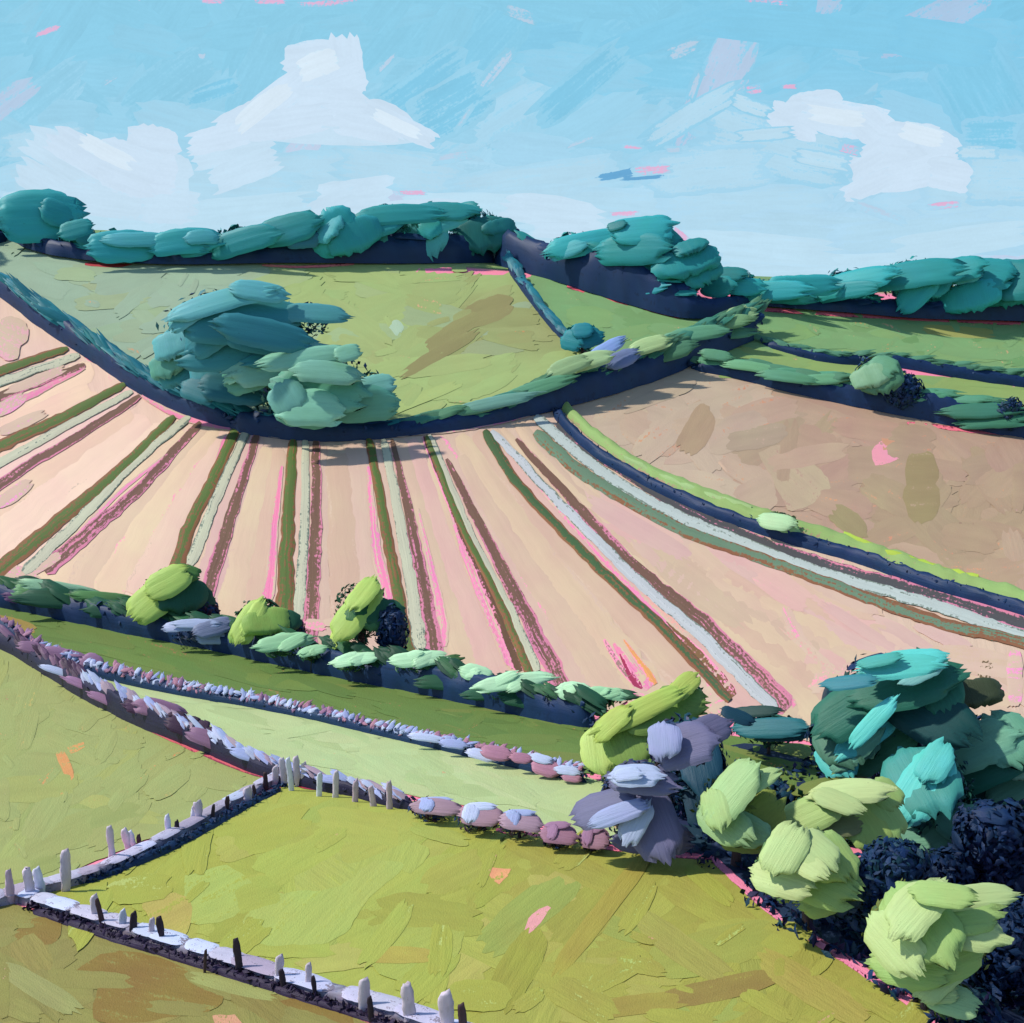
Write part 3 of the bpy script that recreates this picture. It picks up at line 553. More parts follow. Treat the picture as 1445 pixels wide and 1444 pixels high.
def tree(name, label, cat, base, crown, pal, dabs=(), fill=900, auto=26, group=None, trunk=(.045, (74, 60, 62)), depth=.75, fsize=7, lean=0, autopal=None, autosize=.3, trunk_vis=True):
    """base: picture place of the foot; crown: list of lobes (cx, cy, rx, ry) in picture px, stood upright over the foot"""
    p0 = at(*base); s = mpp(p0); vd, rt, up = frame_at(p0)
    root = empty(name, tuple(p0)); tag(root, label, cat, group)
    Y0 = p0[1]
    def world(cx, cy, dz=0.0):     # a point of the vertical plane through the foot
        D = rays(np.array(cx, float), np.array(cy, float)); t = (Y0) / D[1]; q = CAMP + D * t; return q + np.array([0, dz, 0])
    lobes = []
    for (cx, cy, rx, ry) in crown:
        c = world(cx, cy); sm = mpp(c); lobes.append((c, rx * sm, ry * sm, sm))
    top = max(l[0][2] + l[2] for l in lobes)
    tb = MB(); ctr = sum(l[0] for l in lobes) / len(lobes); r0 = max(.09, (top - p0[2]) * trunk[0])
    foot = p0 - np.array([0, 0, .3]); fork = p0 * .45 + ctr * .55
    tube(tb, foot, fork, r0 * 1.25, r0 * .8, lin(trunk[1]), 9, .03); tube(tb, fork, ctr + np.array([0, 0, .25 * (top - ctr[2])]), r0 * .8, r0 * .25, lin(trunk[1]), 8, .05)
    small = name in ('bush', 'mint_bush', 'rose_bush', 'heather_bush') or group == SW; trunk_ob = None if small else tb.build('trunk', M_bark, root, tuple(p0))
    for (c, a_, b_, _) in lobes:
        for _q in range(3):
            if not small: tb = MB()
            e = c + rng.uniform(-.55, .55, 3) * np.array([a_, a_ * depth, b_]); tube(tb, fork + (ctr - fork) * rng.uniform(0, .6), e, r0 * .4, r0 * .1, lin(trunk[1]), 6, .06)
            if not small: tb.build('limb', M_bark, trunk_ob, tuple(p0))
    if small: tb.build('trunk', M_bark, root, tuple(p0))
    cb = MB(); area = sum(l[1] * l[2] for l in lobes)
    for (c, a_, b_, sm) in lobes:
        leaves(cb, c, a_, a_ * depth, b_, int(fill * (a_ * b_) / area), fsize * sm, pal)  # dark leaf fill paints in shade behind the brighter dabs
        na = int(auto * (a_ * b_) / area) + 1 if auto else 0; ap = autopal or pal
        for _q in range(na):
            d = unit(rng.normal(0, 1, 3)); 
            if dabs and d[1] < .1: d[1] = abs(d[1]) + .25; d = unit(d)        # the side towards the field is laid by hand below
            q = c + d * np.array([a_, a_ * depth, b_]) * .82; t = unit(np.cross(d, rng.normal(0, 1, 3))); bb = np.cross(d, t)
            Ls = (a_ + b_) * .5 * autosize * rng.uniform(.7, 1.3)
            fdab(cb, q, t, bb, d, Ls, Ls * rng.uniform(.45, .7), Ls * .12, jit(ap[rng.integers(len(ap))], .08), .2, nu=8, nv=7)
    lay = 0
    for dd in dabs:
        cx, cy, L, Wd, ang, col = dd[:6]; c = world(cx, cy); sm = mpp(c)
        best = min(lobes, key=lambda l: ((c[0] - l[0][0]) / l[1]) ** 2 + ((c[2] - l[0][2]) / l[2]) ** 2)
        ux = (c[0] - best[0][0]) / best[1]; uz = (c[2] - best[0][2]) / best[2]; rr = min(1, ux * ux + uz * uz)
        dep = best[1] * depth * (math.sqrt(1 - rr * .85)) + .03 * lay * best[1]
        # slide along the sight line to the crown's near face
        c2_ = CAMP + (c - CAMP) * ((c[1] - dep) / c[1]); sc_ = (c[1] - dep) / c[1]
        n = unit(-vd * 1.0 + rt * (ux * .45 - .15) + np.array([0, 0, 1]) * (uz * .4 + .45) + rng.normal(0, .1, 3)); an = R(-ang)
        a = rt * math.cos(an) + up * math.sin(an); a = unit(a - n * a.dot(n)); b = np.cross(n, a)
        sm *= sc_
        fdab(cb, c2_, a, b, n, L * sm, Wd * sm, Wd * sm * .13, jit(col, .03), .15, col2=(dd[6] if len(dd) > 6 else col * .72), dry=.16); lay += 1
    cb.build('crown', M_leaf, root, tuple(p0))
    return root
# in build(): children keep world coordinates minus the parent's place
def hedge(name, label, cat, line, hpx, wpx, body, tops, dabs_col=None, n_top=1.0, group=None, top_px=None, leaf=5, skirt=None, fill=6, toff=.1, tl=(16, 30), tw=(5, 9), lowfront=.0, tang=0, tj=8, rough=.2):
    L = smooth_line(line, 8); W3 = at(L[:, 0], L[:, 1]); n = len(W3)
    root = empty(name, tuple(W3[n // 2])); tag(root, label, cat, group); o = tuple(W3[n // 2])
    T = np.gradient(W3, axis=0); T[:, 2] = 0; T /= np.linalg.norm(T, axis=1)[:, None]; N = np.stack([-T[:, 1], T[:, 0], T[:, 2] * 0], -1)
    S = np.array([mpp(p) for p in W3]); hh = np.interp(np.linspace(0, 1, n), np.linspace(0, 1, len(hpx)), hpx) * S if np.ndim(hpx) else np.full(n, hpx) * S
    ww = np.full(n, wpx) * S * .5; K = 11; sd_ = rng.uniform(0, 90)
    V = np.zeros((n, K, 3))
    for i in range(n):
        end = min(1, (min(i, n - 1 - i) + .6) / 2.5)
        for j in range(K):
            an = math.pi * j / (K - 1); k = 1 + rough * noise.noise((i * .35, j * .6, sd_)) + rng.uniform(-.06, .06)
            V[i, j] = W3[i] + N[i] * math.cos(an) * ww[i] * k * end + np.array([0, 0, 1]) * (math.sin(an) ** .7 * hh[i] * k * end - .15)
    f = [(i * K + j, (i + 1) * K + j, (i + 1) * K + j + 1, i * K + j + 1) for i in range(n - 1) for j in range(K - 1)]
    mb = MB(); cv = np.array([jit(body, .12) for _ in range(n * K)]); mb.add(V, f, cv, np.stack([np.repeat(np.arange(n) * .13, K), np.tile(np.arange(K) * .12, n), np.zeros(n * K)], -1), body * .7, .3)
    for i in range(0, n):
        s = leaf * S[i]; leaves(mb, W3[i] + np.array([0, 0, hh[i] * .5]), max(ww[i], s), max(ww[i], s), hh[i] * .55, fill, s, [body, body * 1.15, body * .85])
    mb.build('shade_growth', M_leaf, root, o)  # dark body colour paints in the hedge's shaded side and foot
    if tops:
        mb = MB(); i = 0.0; cnt = int(n * n_top)
        for q in range(cnt):
            fi = rng.uniform(0, n - 1); i = int(fi); tcol = tops(fi / (n - 1)) if callable(tops) else tops[rng.integers(len(tops))]
            s = S[i]; p = W3[i]; vd, rt, up = frame_at(p); tt = unit(rt * (T[i].dot(rt)) + up * (T[i].dot(up)) + 1e-6)
            tt = T[i] * (1 if T[i][0] > 0 else -1); a_ = R(tang + rng.normal(0, tj)); tt = unit(tt * math.cos(a_) + np.array([0, 0, 1]) * math.sin(a_))
            nrm = unit(-vd + np.array([0, 0, 1]) * 1.0 + rng.normal(0, .15, 3)); tt = unit(tt - nrm * tt.dot(nrm)); b = np.cross(nrm, tt)
            back = unit(np.array([vd[0], vd[1], 0])) * ww[i] * (toff - .8 * rng.random())
            c = p + back + np.array([0, 0, hh[i] * rng.uniform(.72, 1.1) * (1 - lowfront * rng.random())])
            Lw = rng.uniform(*tl) * s; Ww = rng.uniform(*tw) * s
            fdab(mb, c, tt, b, nrm, Lw, Ww, Ww * .2, jit(tcol, .07), .3, col2=tcol * .7, dry=.2, nu=8, nv=7)
        mb.build('foliage', M_leaf, root, o)
    return root
def hdabs(root, items, base_h=.6, name='foliage_spray'):
    """hand-laid sprays on top of a hedge: (cx, cy of the spray, picture foot y, L, W, angle, colour)"""
    o = tuple(root.location)
    for (cx, cy, fy, L, Wd, ang, col) in items:
        mb = MB()
        p = at(cx, fy); D = rays(np.array(float(cx)), np.array(float(cy))); c = CAMP + D * (p[1] / D[1]); s = mpp(c); vd, rt, up = frame_at(c)
        n = unit(-vd + np.array([0, 0, .7])); c = c + unit([-vd[0], -vd[1], 0]) * 11 * s; an = R(-ang); a = rt * math.cos(an) + up * math.sin(an); a = unit(a - n * a.dot(n)); b = np.cross(n, a)
        fdab(mb, c, a, b, n, L * s, Wd * s, Wd * s * .18, jit(col, .03), .22, col2=col * .75, dry=.2)
        mb.build(name, M_leaf, root, o)

SW = 'trees of the skyline wood'
T1 = FG((52, 182, 180)); T2 = FG((42, 158, 154)); T3 = FG((80, 194, 194)); T4 = FG((34, 134, 130)); TB = FG((50, 124, 138)); ND = NAVY
# ---- navy belts painting in the shade at the foot of the skyline wood
wl = [(-330, 205), (-150, 275), (0, 322), (60, 352), (130, 366), (250, 372), (400, 370), (560, 371), (700, 370)]
hedge('shade_belt', 'navy belt of painted shade along the foot of the skyline wood, left of the dip', 'shade_belt', wl, [18, 24, 18, 18, 20, 24, 34, 40, 38], 30, NAVY, [NAVY * 1.2, T4], n_top=.25, group='painted shade at the foot of the skyline wood', fill=9, leaf=6)
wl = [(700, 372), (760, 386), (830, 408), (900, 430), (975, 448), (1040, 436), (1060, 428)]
hedge('shade_belt', 'navy belt of painted shade under the wood right of the dip, above the small green slope', 'shade_belt', wl, [46, 40, 52, 66, 50, 24, 20], 30, NAVY, [NAVY * 1.2, T4], n_top=.25, group='painted shade at the foot of the skyline wood', fill=9, leaf=6)
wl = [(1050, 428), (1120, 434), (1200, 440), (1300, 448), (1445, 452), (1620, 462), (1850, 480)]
hedge('shade_belt', 'navy belt of painted shade under the long wood at the right edge of the skyline', 'shade_belt', wl, [12, 16, 24, 36, 40, 40, 34], 30, NAVY, [NAVY * 1.2, T4], n_top=.25, group='painted shade at the foot of the skyline wood', fill=9, leaf=6)
# ---- trees of the skyline wood
SW = 'trees of the skyline wood'
def st(label, base, crown, pal, dabs, **k): return tree('tree', label, 'tree', base, crown, pal, [(d_[0], d_[1] + 2, d_[2] * 1.05, d_[3] * 1.4, d_[4], d_[5] * np.array([.95, .8, .85])) for d_ in dabs], group=SW, fsize=5, fill=k.pop('fill', 420), auto=10, depth=.6, **k)
DT = [T4, T2 * .8, TB * .7]
st('rounded teal tree at the far left of the skyline, highest there', (50, 342), [(50, 308, 46, 26)], DT, [(55, 303, 50, 25, -4, T1), (28, 310, 24, 18, 70, T1 * 1.05), (80, 298, 20, 14, 20, T2 * 1.1)])
st('small dark teal tree in the dip right of the rounded left tree', (112, 360), [(110, 334, 26, 20)], DT, [(106, 322, 22, 10, -14, T2), (122, 334, 14, 8, 20, T4)])
st('low bright teal tree, first right of the left dip', (175, 366), [(175, 343, 48, 18)], DT, [(172, 345, 44, 16, -2, T1), (190, 336, 40, 8, 2, T3 * .95), (150, 352, 20, 8, 0, T2)])
st('low flat-topped teal tree above the sage end of the hill', (262, 368), [(262, 340, 46, 17)], DT, [(258, 338, 46, 13, -3, T1), (240, 350, 50, 8, 2, T2), (284, 332, 22, 8, 0, T3 * .9)])
st('smooth dark teal tree above the middle of the sage slope', (345, 368), [(345, 338, 50, 20)], DT, [(340, 338, 52, 13, -9, T2), (320, 346, 46, 7, -3, T2 * 1.1)])
st('sloping dark teal tree directly above the big hillside tree', (410, 368), [(412, 326, 40, 24)], DT, [(405, 322, 44, 16, -12, T2), (426, 332, 26, 12, -4, TB)])
st('bright rounded teal tree above the right part of the big hillside tree', (478, 368), [(478, 326, 42, 32)], DT, [(470, 324, 30, 26, 60, T1), (500, 328, 24, 30, 70, T1 * .8), (462, 316, 20, 20, 30, T3 * .9)])
st('tall dark teal tree left of the summit of the wood', (548, 368), [(545, 318, 44, 30)], DT, [(560, 300, 60, 12, -6, T2), (530, 312, 36, 16, -8, T2), (520, 336, 16, 20, 80, T4)])
st('summit tree of the wood with a pale turquoise spray', (602, 368), [(605, 316, 44, 32)], DT, [(620, 296, 48, 11, 2, T2), (594, 330, 32, 26, 60, T3 * .85), (632, 306, 30, 12, -30, T3), (606, 318, 16, 12, 30, T1)])
st('dark green tree at the right shoulder of the wood, above the straight teal hedge', (680, 370), [(682, 326, 38, 34)], DT, [(680, 328, 26, 28, 80, FG((28, 120, 112))), (650, 296, 24, 10, 0, T2), (704, 318, 12, 18, 80, T4)])
st('thin navy tree on the right flank of the left wood, beside the dip', (728, 374), [(722, 346, 26, 26)], [NAVY, NAVY * 1.3, T4], [(716, 334, 12, 14, 60, NAVY * 1.4)])
st('long bright teal tree leaning up from the dip', (815, 396), [(820, 352, 56, 26)], DT, [(826, 341, 58, 13, -15, T1), (850, 358, 50, 12, -6, T2), (800, 350, 26, 9, -12, T3 * .9)])
st('crowning teal tree on the second rise of the skyline', (900, 420), [(905, 348, 50, 42)], DT, [(905, 322, 44, 16, -4, T1), (890, 350, 56, 16, 4, T2), (935, 350, 30, 22, 50, T2), (870, 316, 14, 6, 0, T4), (930, 322, 18, 14, 30, T1)])
st('teal tree with a light turquoise foot on the fall of the second rise', (955, 436), [(962, 380, 38, 46)], DT, [(968, 368, 22, 34, 76, T2), (956, 408, 24, 18, 30, FG((50, 160, 168))), (912, 406, 32, 7, 4, FG((50, 160, 168))), (975, 345, 14, 18, 70, T4 * 1.2), (990, 380, 20, 20, 60, T2)])
st('low dark teal tree above the end of the long curved hedge', (1035, 428), [(1030, 398, 50, 16)], DT, [(1020, 385, 32, 9, 2, T4 * 1.1), (1010, 402, 26, 11, 10, T2), (1048, 402, 30, 9, 4, T1)])
st('flat bright teal tree, first of the long wood at the right', (1110, 432), [(1105, 406, 56, 16)], DT, [(1085, 408, 56, 10, 3, T1), (1130, 402, 50, 11, -3, T1 * .95), (1100, 418, 44, 6, 3, T2)])
st('low teal tree in the middle of the right-hand wood', (1205, 438), [(1205, 400, 52, 22)], DT, [(1200, 396, 58, 13, -7, T1 * .95), (1180, 410, 56, 9, -2, T2), (1230, 386, 36, 8, -10, T2)])
st('teal tree with a drooping bright spray left of the right-hand crest', (1295, 446), [(1290, 396, 48, 34)], DT, [(1290, 384, 60, 15, -8, T2), (1294, 410, 32, 13, -48, T1), (1320, 396, 22, 14, -60, T2)])
st('rounded tree at the crest of the right-hand wood with a hanging turquoise spray', (1365, 450), [(1365, 398, 44, 36)], DT, [(1350, 378, 34, 14, -4, T2 * 1.05), (1368, 416, 20, 28, 75, T1), (1362, 384, 18, 10, -10, T3 * .9), (1398, 384, 26, 18, 10, T2)])
st('dark teal tree at the right edge of the picture on the skyline', (1440, 454), [(1435, 404, 42, 34)], DT, [(1420, 392, 40, 22, 10, T4 * 1.1), (1430, 412, 16, 24, 80, T2)])
for i, (bx, by, cy, rx, ry) in enumerate([(-40, 326, 290, 50, 26), (-130, 300, 262, 50, 28), (1530, 462, 408, 54, 34), (1630, 470, 412, 54, 34)]):
    st(['teal tree just beyond the left end of the skyline', 'farther teal tree beyond the left end of the skyline', 'teal tree just beyond the right end of the skyline', 'farther teal tree beyond the right end of the skyline'][i], (bx, by), [(bx, cy, rx, ry)], DT, [])

# ---- big tree on the hillside and its lower neighbour
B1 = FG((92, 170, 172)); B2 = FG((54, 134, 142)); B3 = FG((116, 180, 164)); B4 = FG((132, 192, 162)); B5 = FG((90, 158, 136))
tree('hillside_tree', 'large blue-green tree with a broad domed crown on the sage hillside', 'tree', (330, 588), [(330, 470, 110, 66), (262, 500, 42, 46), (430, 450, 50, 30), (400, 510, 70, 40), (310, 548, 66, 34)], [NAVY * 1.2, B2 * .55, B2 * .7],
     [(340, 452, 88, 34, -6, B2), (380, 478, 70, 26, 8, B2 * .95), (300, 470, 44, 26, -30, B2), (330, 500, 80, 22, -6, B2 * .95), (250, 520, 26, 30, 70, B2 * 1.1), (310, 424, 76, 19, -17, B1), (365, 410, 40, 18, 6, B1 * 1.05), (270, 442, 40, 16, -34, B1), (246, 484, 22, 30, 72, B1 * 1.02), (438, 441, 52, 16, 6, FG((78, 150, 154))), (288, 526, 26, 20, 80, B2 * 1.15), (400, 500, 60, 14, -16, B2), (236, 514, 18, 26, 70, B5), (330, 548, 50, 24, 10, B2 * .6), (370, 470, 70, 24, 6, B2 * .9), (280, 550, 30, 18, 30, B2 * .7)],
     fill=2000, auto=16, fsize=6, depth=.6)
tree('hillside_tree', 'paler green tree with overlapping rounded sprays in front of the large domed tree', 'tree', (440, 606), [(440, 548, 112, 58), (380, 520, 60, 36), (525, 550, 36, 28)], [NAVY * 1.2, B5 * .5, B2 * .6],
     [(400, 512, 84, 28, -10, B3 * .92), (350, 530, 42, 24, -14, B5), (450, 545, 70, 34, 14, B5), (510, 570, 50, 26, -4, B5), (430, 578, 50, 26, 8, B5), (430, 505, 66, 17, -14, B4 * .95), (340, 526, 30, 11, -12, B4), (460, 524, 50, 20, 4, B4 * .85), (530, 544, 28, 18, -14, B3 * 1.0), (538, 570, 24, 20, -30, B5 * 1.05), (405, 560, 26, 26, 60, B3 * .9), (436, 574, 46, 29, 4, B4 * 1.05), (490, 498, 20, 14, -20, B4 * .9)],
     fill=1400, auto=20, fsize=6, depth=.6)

# ---- long curved hedges round the hill
TE = FG((34, 124, 138)); HG = FG((92, 148, 112)); HL = FG((152, 182, 128))
hedge('hedge', 'thin teal hedge, its shaded foot painted navy, curving down the left side of the hill', 'hedge', [(-330, 220), (-150, 320), (0, 412), (60, 458), (130, 504), (190, 545), (250, 578), (330, 606)], [14, 18, 21, 22, 24, 26, 28, 30], 16, NAVY, [TE, TE * .8, FG((40, 124, 132))], n_top=1.6, toff=.55, tl=(34, 60), tw=(4, 7), tj=3, fill=5, leaf=4, group='hedges round the striped field')
hedge('hedge', 'hedge in deep navy painted shade at the foot of the two big hillside trees', 'hedge', [(325, 604), (380, 614), (440, 620), (500, 619), (560, 614), (600, 609)], [26, 30, 28, 24, 20, 18], 22, NAVY, [TE * .7, NAVY * 1.4], n_top=.5, toff=.7, fill=7, leaf=5, group='hedges round the striped field')
h = hedge('hedge', 'green and mint hedge sweeping up from the big tree towards the right wood', 'hedge', [(560, 614), (640, 604), (700, 594), (780, 575), (850, 556), (920, 534), (985, 506), (1040, 484), (1066, 470)], [16, 20, 25, 36, 41, 40, 38, 38, 34], 26, NAVY, [HG * .7, FG((60, 124, 104)), HG * .6], n_top=1.6, toff=.7, fill=7, leaf=5, tl=(22, 42), tw=(7, 11), group='hedges round the striped field')
hdabs(h, [(640, 580, 600, 60, 8, -10, HG * .8), (700, 566, 596, 60, 10, -16, FG((110, 160, 140))), (760, 546, 580, 50, 12, -24, HG), (800, 516, 570, 34, 14, -30, HL * .95), (830, 508, 562, 34, 14, -24, FG((168, 196, 140))), (855, 492, 556, 30, 11, -40, FG((132, 160, 208))), (876, 506, 552, 26, 14, -30, FG((108, 124, 160))), (915, 486, 538, 32, 13, -24, FG((168, 196, 134))), (944, 496, 528, 40, 14, -20, HG * .7),
          (980, 470, 508, 44, 12, -12, HG), (1022, 454, 490, 36, 12, -10, FG((118, 158, 110))), (1040, 446, 478, 26, 16, -30, FG((140, 172, 120))), (1020, 470, 488, 40, 10, -8, FG((88, 142, 110))), (1062, 452, 474, 8, 18, 60, NAVY * 1.3)])
h = hedge('hedge', 'straight dark teal hedge running down from the wood to the small turquoise tree', 'hedge', [(716, 376), (750, 424), (785, 468), (812, 492)], 14, 10, NAVY, [TE * .9, FG((60, 120, 130))], n_top=1.4, toff=.6, tl=(14, 24), tw=(4, 6), fill=4, leaf=3.5)
tree('tree', 'small bright turquoise tree at the lower end of the straight teal hedge', 'tree', (822, 500), [(820, 476, 28, 22)], [T4, T2, FG((24, 120, 128))], [(806, 480, 18, 15, 20, FG((34, 132, 140))), (832, 476, 20, 15, -20, FG((28, 122, 130))), (822, 466, 16, 12, 0, FG((30, 128, 138)))], fill=260, auto=8, fsize=4)
h = hedge('hedge', 'low hedge, its shaded foot painted navy, under the upper right meadow', 'hedge', [(1075, 486), (1120, 500), (1180, 512), (1260, 516), (1340, 530), (1445, 546), (1700, 578)], [10, 12, 14, 16, 14, 18, 18], 12, NAVY, [HG * .6, FG((84, 136, 104))], n_top=.9, toff=.7, tl=(16, 30), tw=(3, 5), fill=5, leaf=3.5)
h = hedge('hedge', 'mint green hedge along the top of the brown field', 'hedge', [(975, 520), (1040, 532), (1110, 550), (1180, 566), (1260, 582), (1340, 598), (1430, 614), (1600, 640), (1800, 670)], [12, 24, 30, 34, 34, 34, 36, 36, 30], 20, NAVY, [HG * .75, FG((84, 146, 110))], n_top=.7, toff=.5, fill=8, leaf=4.5, tl=(20, 36), tw=(5, 9))
hdabs(h, [(1010, 500, 524, 24, 9, 12, HG), (1060, 516, 536, 44, 8, 12, FG((112, 168, 122))), (1110, 530, 552, 40, 9, 10, FG((92, 148, 112))), (1160, 534, 560, 36, 9, -4, FG((104, 160, 120))), (1380, 578, 606, 50, 12, -4, FG((56, 116, 92))), (1400, 590, 610, 44, 14, -6, FG((60, 118, 90)))])
tree('bush', 'rounded mint bush standing up from the hedge above the brown field', 'bush', (1240, 574), [(1236, 532, 32, 34)], [NAVY * 1.2, HG * .5], [(1240, 530, 26, 30, 75, HG * .75), (1228, 530, 18, 26, 70, FG((128, 170, 132))), (1246, 516, 20, 16, 30, FG((94, 148, 112)))], fill=420, auto=10, fsize=4, depth=.7)
tree('bush', 'bush-shaped navy shade right beside the rounded mint bush', 'bush', (1276, 586), [(1274, 552, 30, 30)], [NAVY, NAVY * 1.3, NAVYG], [], fill=1500, auto=0, fsize=4, depth=.7)  # navy bush added as the shaded right side of its neighbour
tree('bush', 'squat dark bush at the right end of the hedge above the brown field', 'bush', (1425, 614), [(1424, 586, 24, 24)], [NAVY, NAVYG], [], fill=1500, auto=0, fsize=4, depth=.7)
VG = FG((138, 166, 96)); VL = FG((156, 184, 118))
h = hedge('hedge', 'narrow hedge in navy painted shade with a lime verge curving along the lower edge of the brown field', 'hedge', [(780, 578), (806, 612), (858, 655), (971, 714), (1103, 762), (1209, 793), (1315, 831), (1442, 868), (1700, 950)], [14, 17, 18, 19, 20, 20, 20, 20, 20], 14, NAVY, None, fill=6, leaf=4)
hb = MB()
for (ln, w0, w1, c_) in [([(783, 552), (806, 586), (850, 624), (918, 668), (1024, 712), (1090, 736)], 12, 22, VG * 1.1), ([(1090, 738), (1209, 772), (1315, 808), (1442, 845), (1700, 925)], 20, 15, VG * 1.05), ([(880, 652), (960, 690), (1060, 726)], 5, 9, VL), ([(1190, 762), (1260, 790), (1380, 824)], 6, 8, FG((164, 190, 66)))]:
    ribbon(hb, ln, w0, w1, c_, 6.0, BR, .12, dome=.7)
tag(hb.build('verge', M_strip), kind='structure')
tree('bush', 'pale mint bush on the lime verge beside the brown field', 'bush', (1100, 756), [(1098, 736, 30, 15)], [VG * .7, HG * .6], [(1094, 736, 28, 13, 18, FG((166, 202, 150))), (1110, 744, 18, 9, 24, FG((148, 190, 128)))], fill=260, auto=6, fsize=4)

# ---- hedge below the striped field
HN = 'hedge and bushes below the striped field'; DGN = FG((34, 84, 58)); MI = FG((168, 208, 164)); MB2 = FG((142, 186, 140))
h = hedge('hedge', 'dark green hedge, its shaded side and foot painted navy, along the bottom of the striped field', 'hedge', [(-330, 770), (-120, 815), (0, 850), (100, 872), (200, 894), (330, 920), (450, 948), (600, 978), (720, 1004), (840, 1028)], [20, 24, 26, 34, 34, 34, 40, 44, 48, 44], 30, NAVY, [DGN * 1.0, FG((48, 98, 60)), DGN * .7], n_top=.9, toff=.5, fill=10, leaf=6, tl=(18, 34), tw=(7, 12))
hdabs(h, [(100, 842, 868, 70, 15, 6, DGN), (160, 856, 880, 40, 14, 4, DGN), (50, 832, 860, 30, 12, 16, FG((110, 158, 104))), (80, 826, 862, 50, 9, 14, FG((146, 190, 148))), (140, 838, 874, 40, 7, 8, FG((92, 140, 80))), (30, 842, 858, 24, 8, 20, FG((90, 60, 100))), (640, 960, 984, 60, 12, 6, DGN), (760, 985, 1008, 60, 14, 12, DGN), (700, 975, 996, 50, 10, 0, DGN * 1.1), (620, 935, 975, 30, 12, -20, FG((70, 110, 62))), (860, 975, 1012, 40, 9, 4, FG((60, 100, 70)))])
for (lab, cx, cy, fy, L, Wd, ang, col) in [
    ('mint spray bush just right of the middle lime bush', 400, 906, 934, 44, 12, -10, MB2), ('small mint bush between the middle and right lime bushes', 440, 918, 944, 22, 8, -8, MB2), ('bright mint bush in front of the right lime bush', 500, 930, 956, 36, 11, -4, MI), ('brightest mint bush, right of the right lime bush', 588, 930, 968, 42, 12, -3, MI),
    ('mint bush leaning over the hedge at the foot of the double crop rows', 672, 950, 982, 26, 13, 20, MI * .95), ('long mint bush on the hedge, below the fifth soil row', 722, 962, 992, 58, 12, -6, MI * .93), ('squarish mint bush near the right end of the hedge', 810, 975, 1010, 26, 14, 8, MI), ('flat mint bush touching the lime tree at the right end of the hedge', 855, 978, 1014, 30, 9, 8, MB2 * 1.1)]:
    tree('mint_bush', lab, 'bush', (cx, fy + 7), [(cx, cy + 6, L * .95, Wd * 1.3)], [DGN, DGN * .8, MB2 * .6], [(cx, cy, L, Wd, ang, col * 1.25), (cx - L * .3, cy - Wd * .1, L * .5, Wd * .7, ang - 18, col * 1.35), (cx + L * .3, cy, L * .5, Wd * .8, ang - 25, col * 1.25)], fill=160, auto=5, fsize=5, group='mint bushes on the lower hedge', trunk=(.04, (60, 60, 50)))
LB = FG((170, 196, 96)); LB2 = FG((186, 210, 104)); LB3 = FG((142, 176, 82))  # lime and dark green sides paint in the bushes' light and shade
tree('lime_bush', 'large lime bush, leftmost of three, with its shaded right side coloured dark green', 'bush', (232, 886), [(236, 838, 46, 40)], [DGN, DGN * .8], [(258, 838, 26, 34, 80, DGN * 1.05), (276, 850, 22, 26, 70, DGN * .8), (262, 808, 20, 14, 20, FG((74, 116, 56))), (222, 842, 46, 27, -42, LB), (236, 822, 32, 22, -30, LB * 1.02), (206, 858, 20, 18, -60, LB * .95)], fill=650, auto=8, fsize=5, depth=.8, group=HN)
tree('lime_bush', 'small lime bush, middle of three, with its shaded right side coloured dark green', 'bush', (362, 922), [(366, 876, 38, 38)], [DGN, DGN * .8], [(392, 878, 20, 32, 80, DGN), (376, 876, 22, 34, 80, LB3), (350, 878, 36, 19, -66, LB * 1.0), (358, 872, 30, 12, -66, LB2), (336, 890, 20, 12, -66, LB3 * 1.05)], fill=520, auto=8, fsize=5, depth=.8, group=HN)
tree('lime_bush', 'tall lime bush leaning right, rightmost of three, with its shaded right side coloured dark green', 'bush', (510, 944), [(510, 864, 44, 52)], [DGN, DGN * .8], [(532, 862, 24, 40, 100, DGN * 1.1), (526, 870, 22, 42, 100, FG((66, 112, 66))), (500, 866, 50, 24, -58, LB), (512, 838, 34, 18, -66, LB * 1.03), (486, 890, 30, 16, -50, LB2)], fill=700, auto=8, fsize=5, depth=.8, group=HN)
tree('bush', 'bush-shaped navy shade behind the right side of the leftmost lime bush', 'bush', (290, 892), [(286, 866, 26, 26)], [NAVY, lin((66, 40, 66)) * .8], [], fill=1500, auto=0, fsize=5)  # dark bushes from here added as shade right of the lime ones
tree('bush', 'bush-shaped purple shade right of the middle lime bush', 'bush', (414, 920), [(412, 892, 20, 24)], [NAVY, lin((66, 40, 66)) * .8], [], fill=1500, auto=0, fsize=5)
tree('bush', 'pointed bush-shaped navy shade right of the rightmost lime bush', 'bush', (556, 955), [(554, 892, 26, 44)], [NAVY, NAVY * .8], [], fill=1500, auto=0, fsize=5)
GL = FG((150, 160, 190)); GL2 = FG((172, 184, 212))
tree('heather_bush', 'grey lilac heather bush between the left and middle lime bushes', 'bush', (280, 912), [(280, 890, 44, 18)], [FG((100, 104, 130)), NAVY], [(262, 882, 34, 9, 2, GL2 * .92), (300, 886, 28, 13, -20, GL * .7), (276, 880, 34, 7, 4, GL2), (300, 900, 22, 9, 0, GL2 * .9)], fill=260, auto=6, fsize=4)

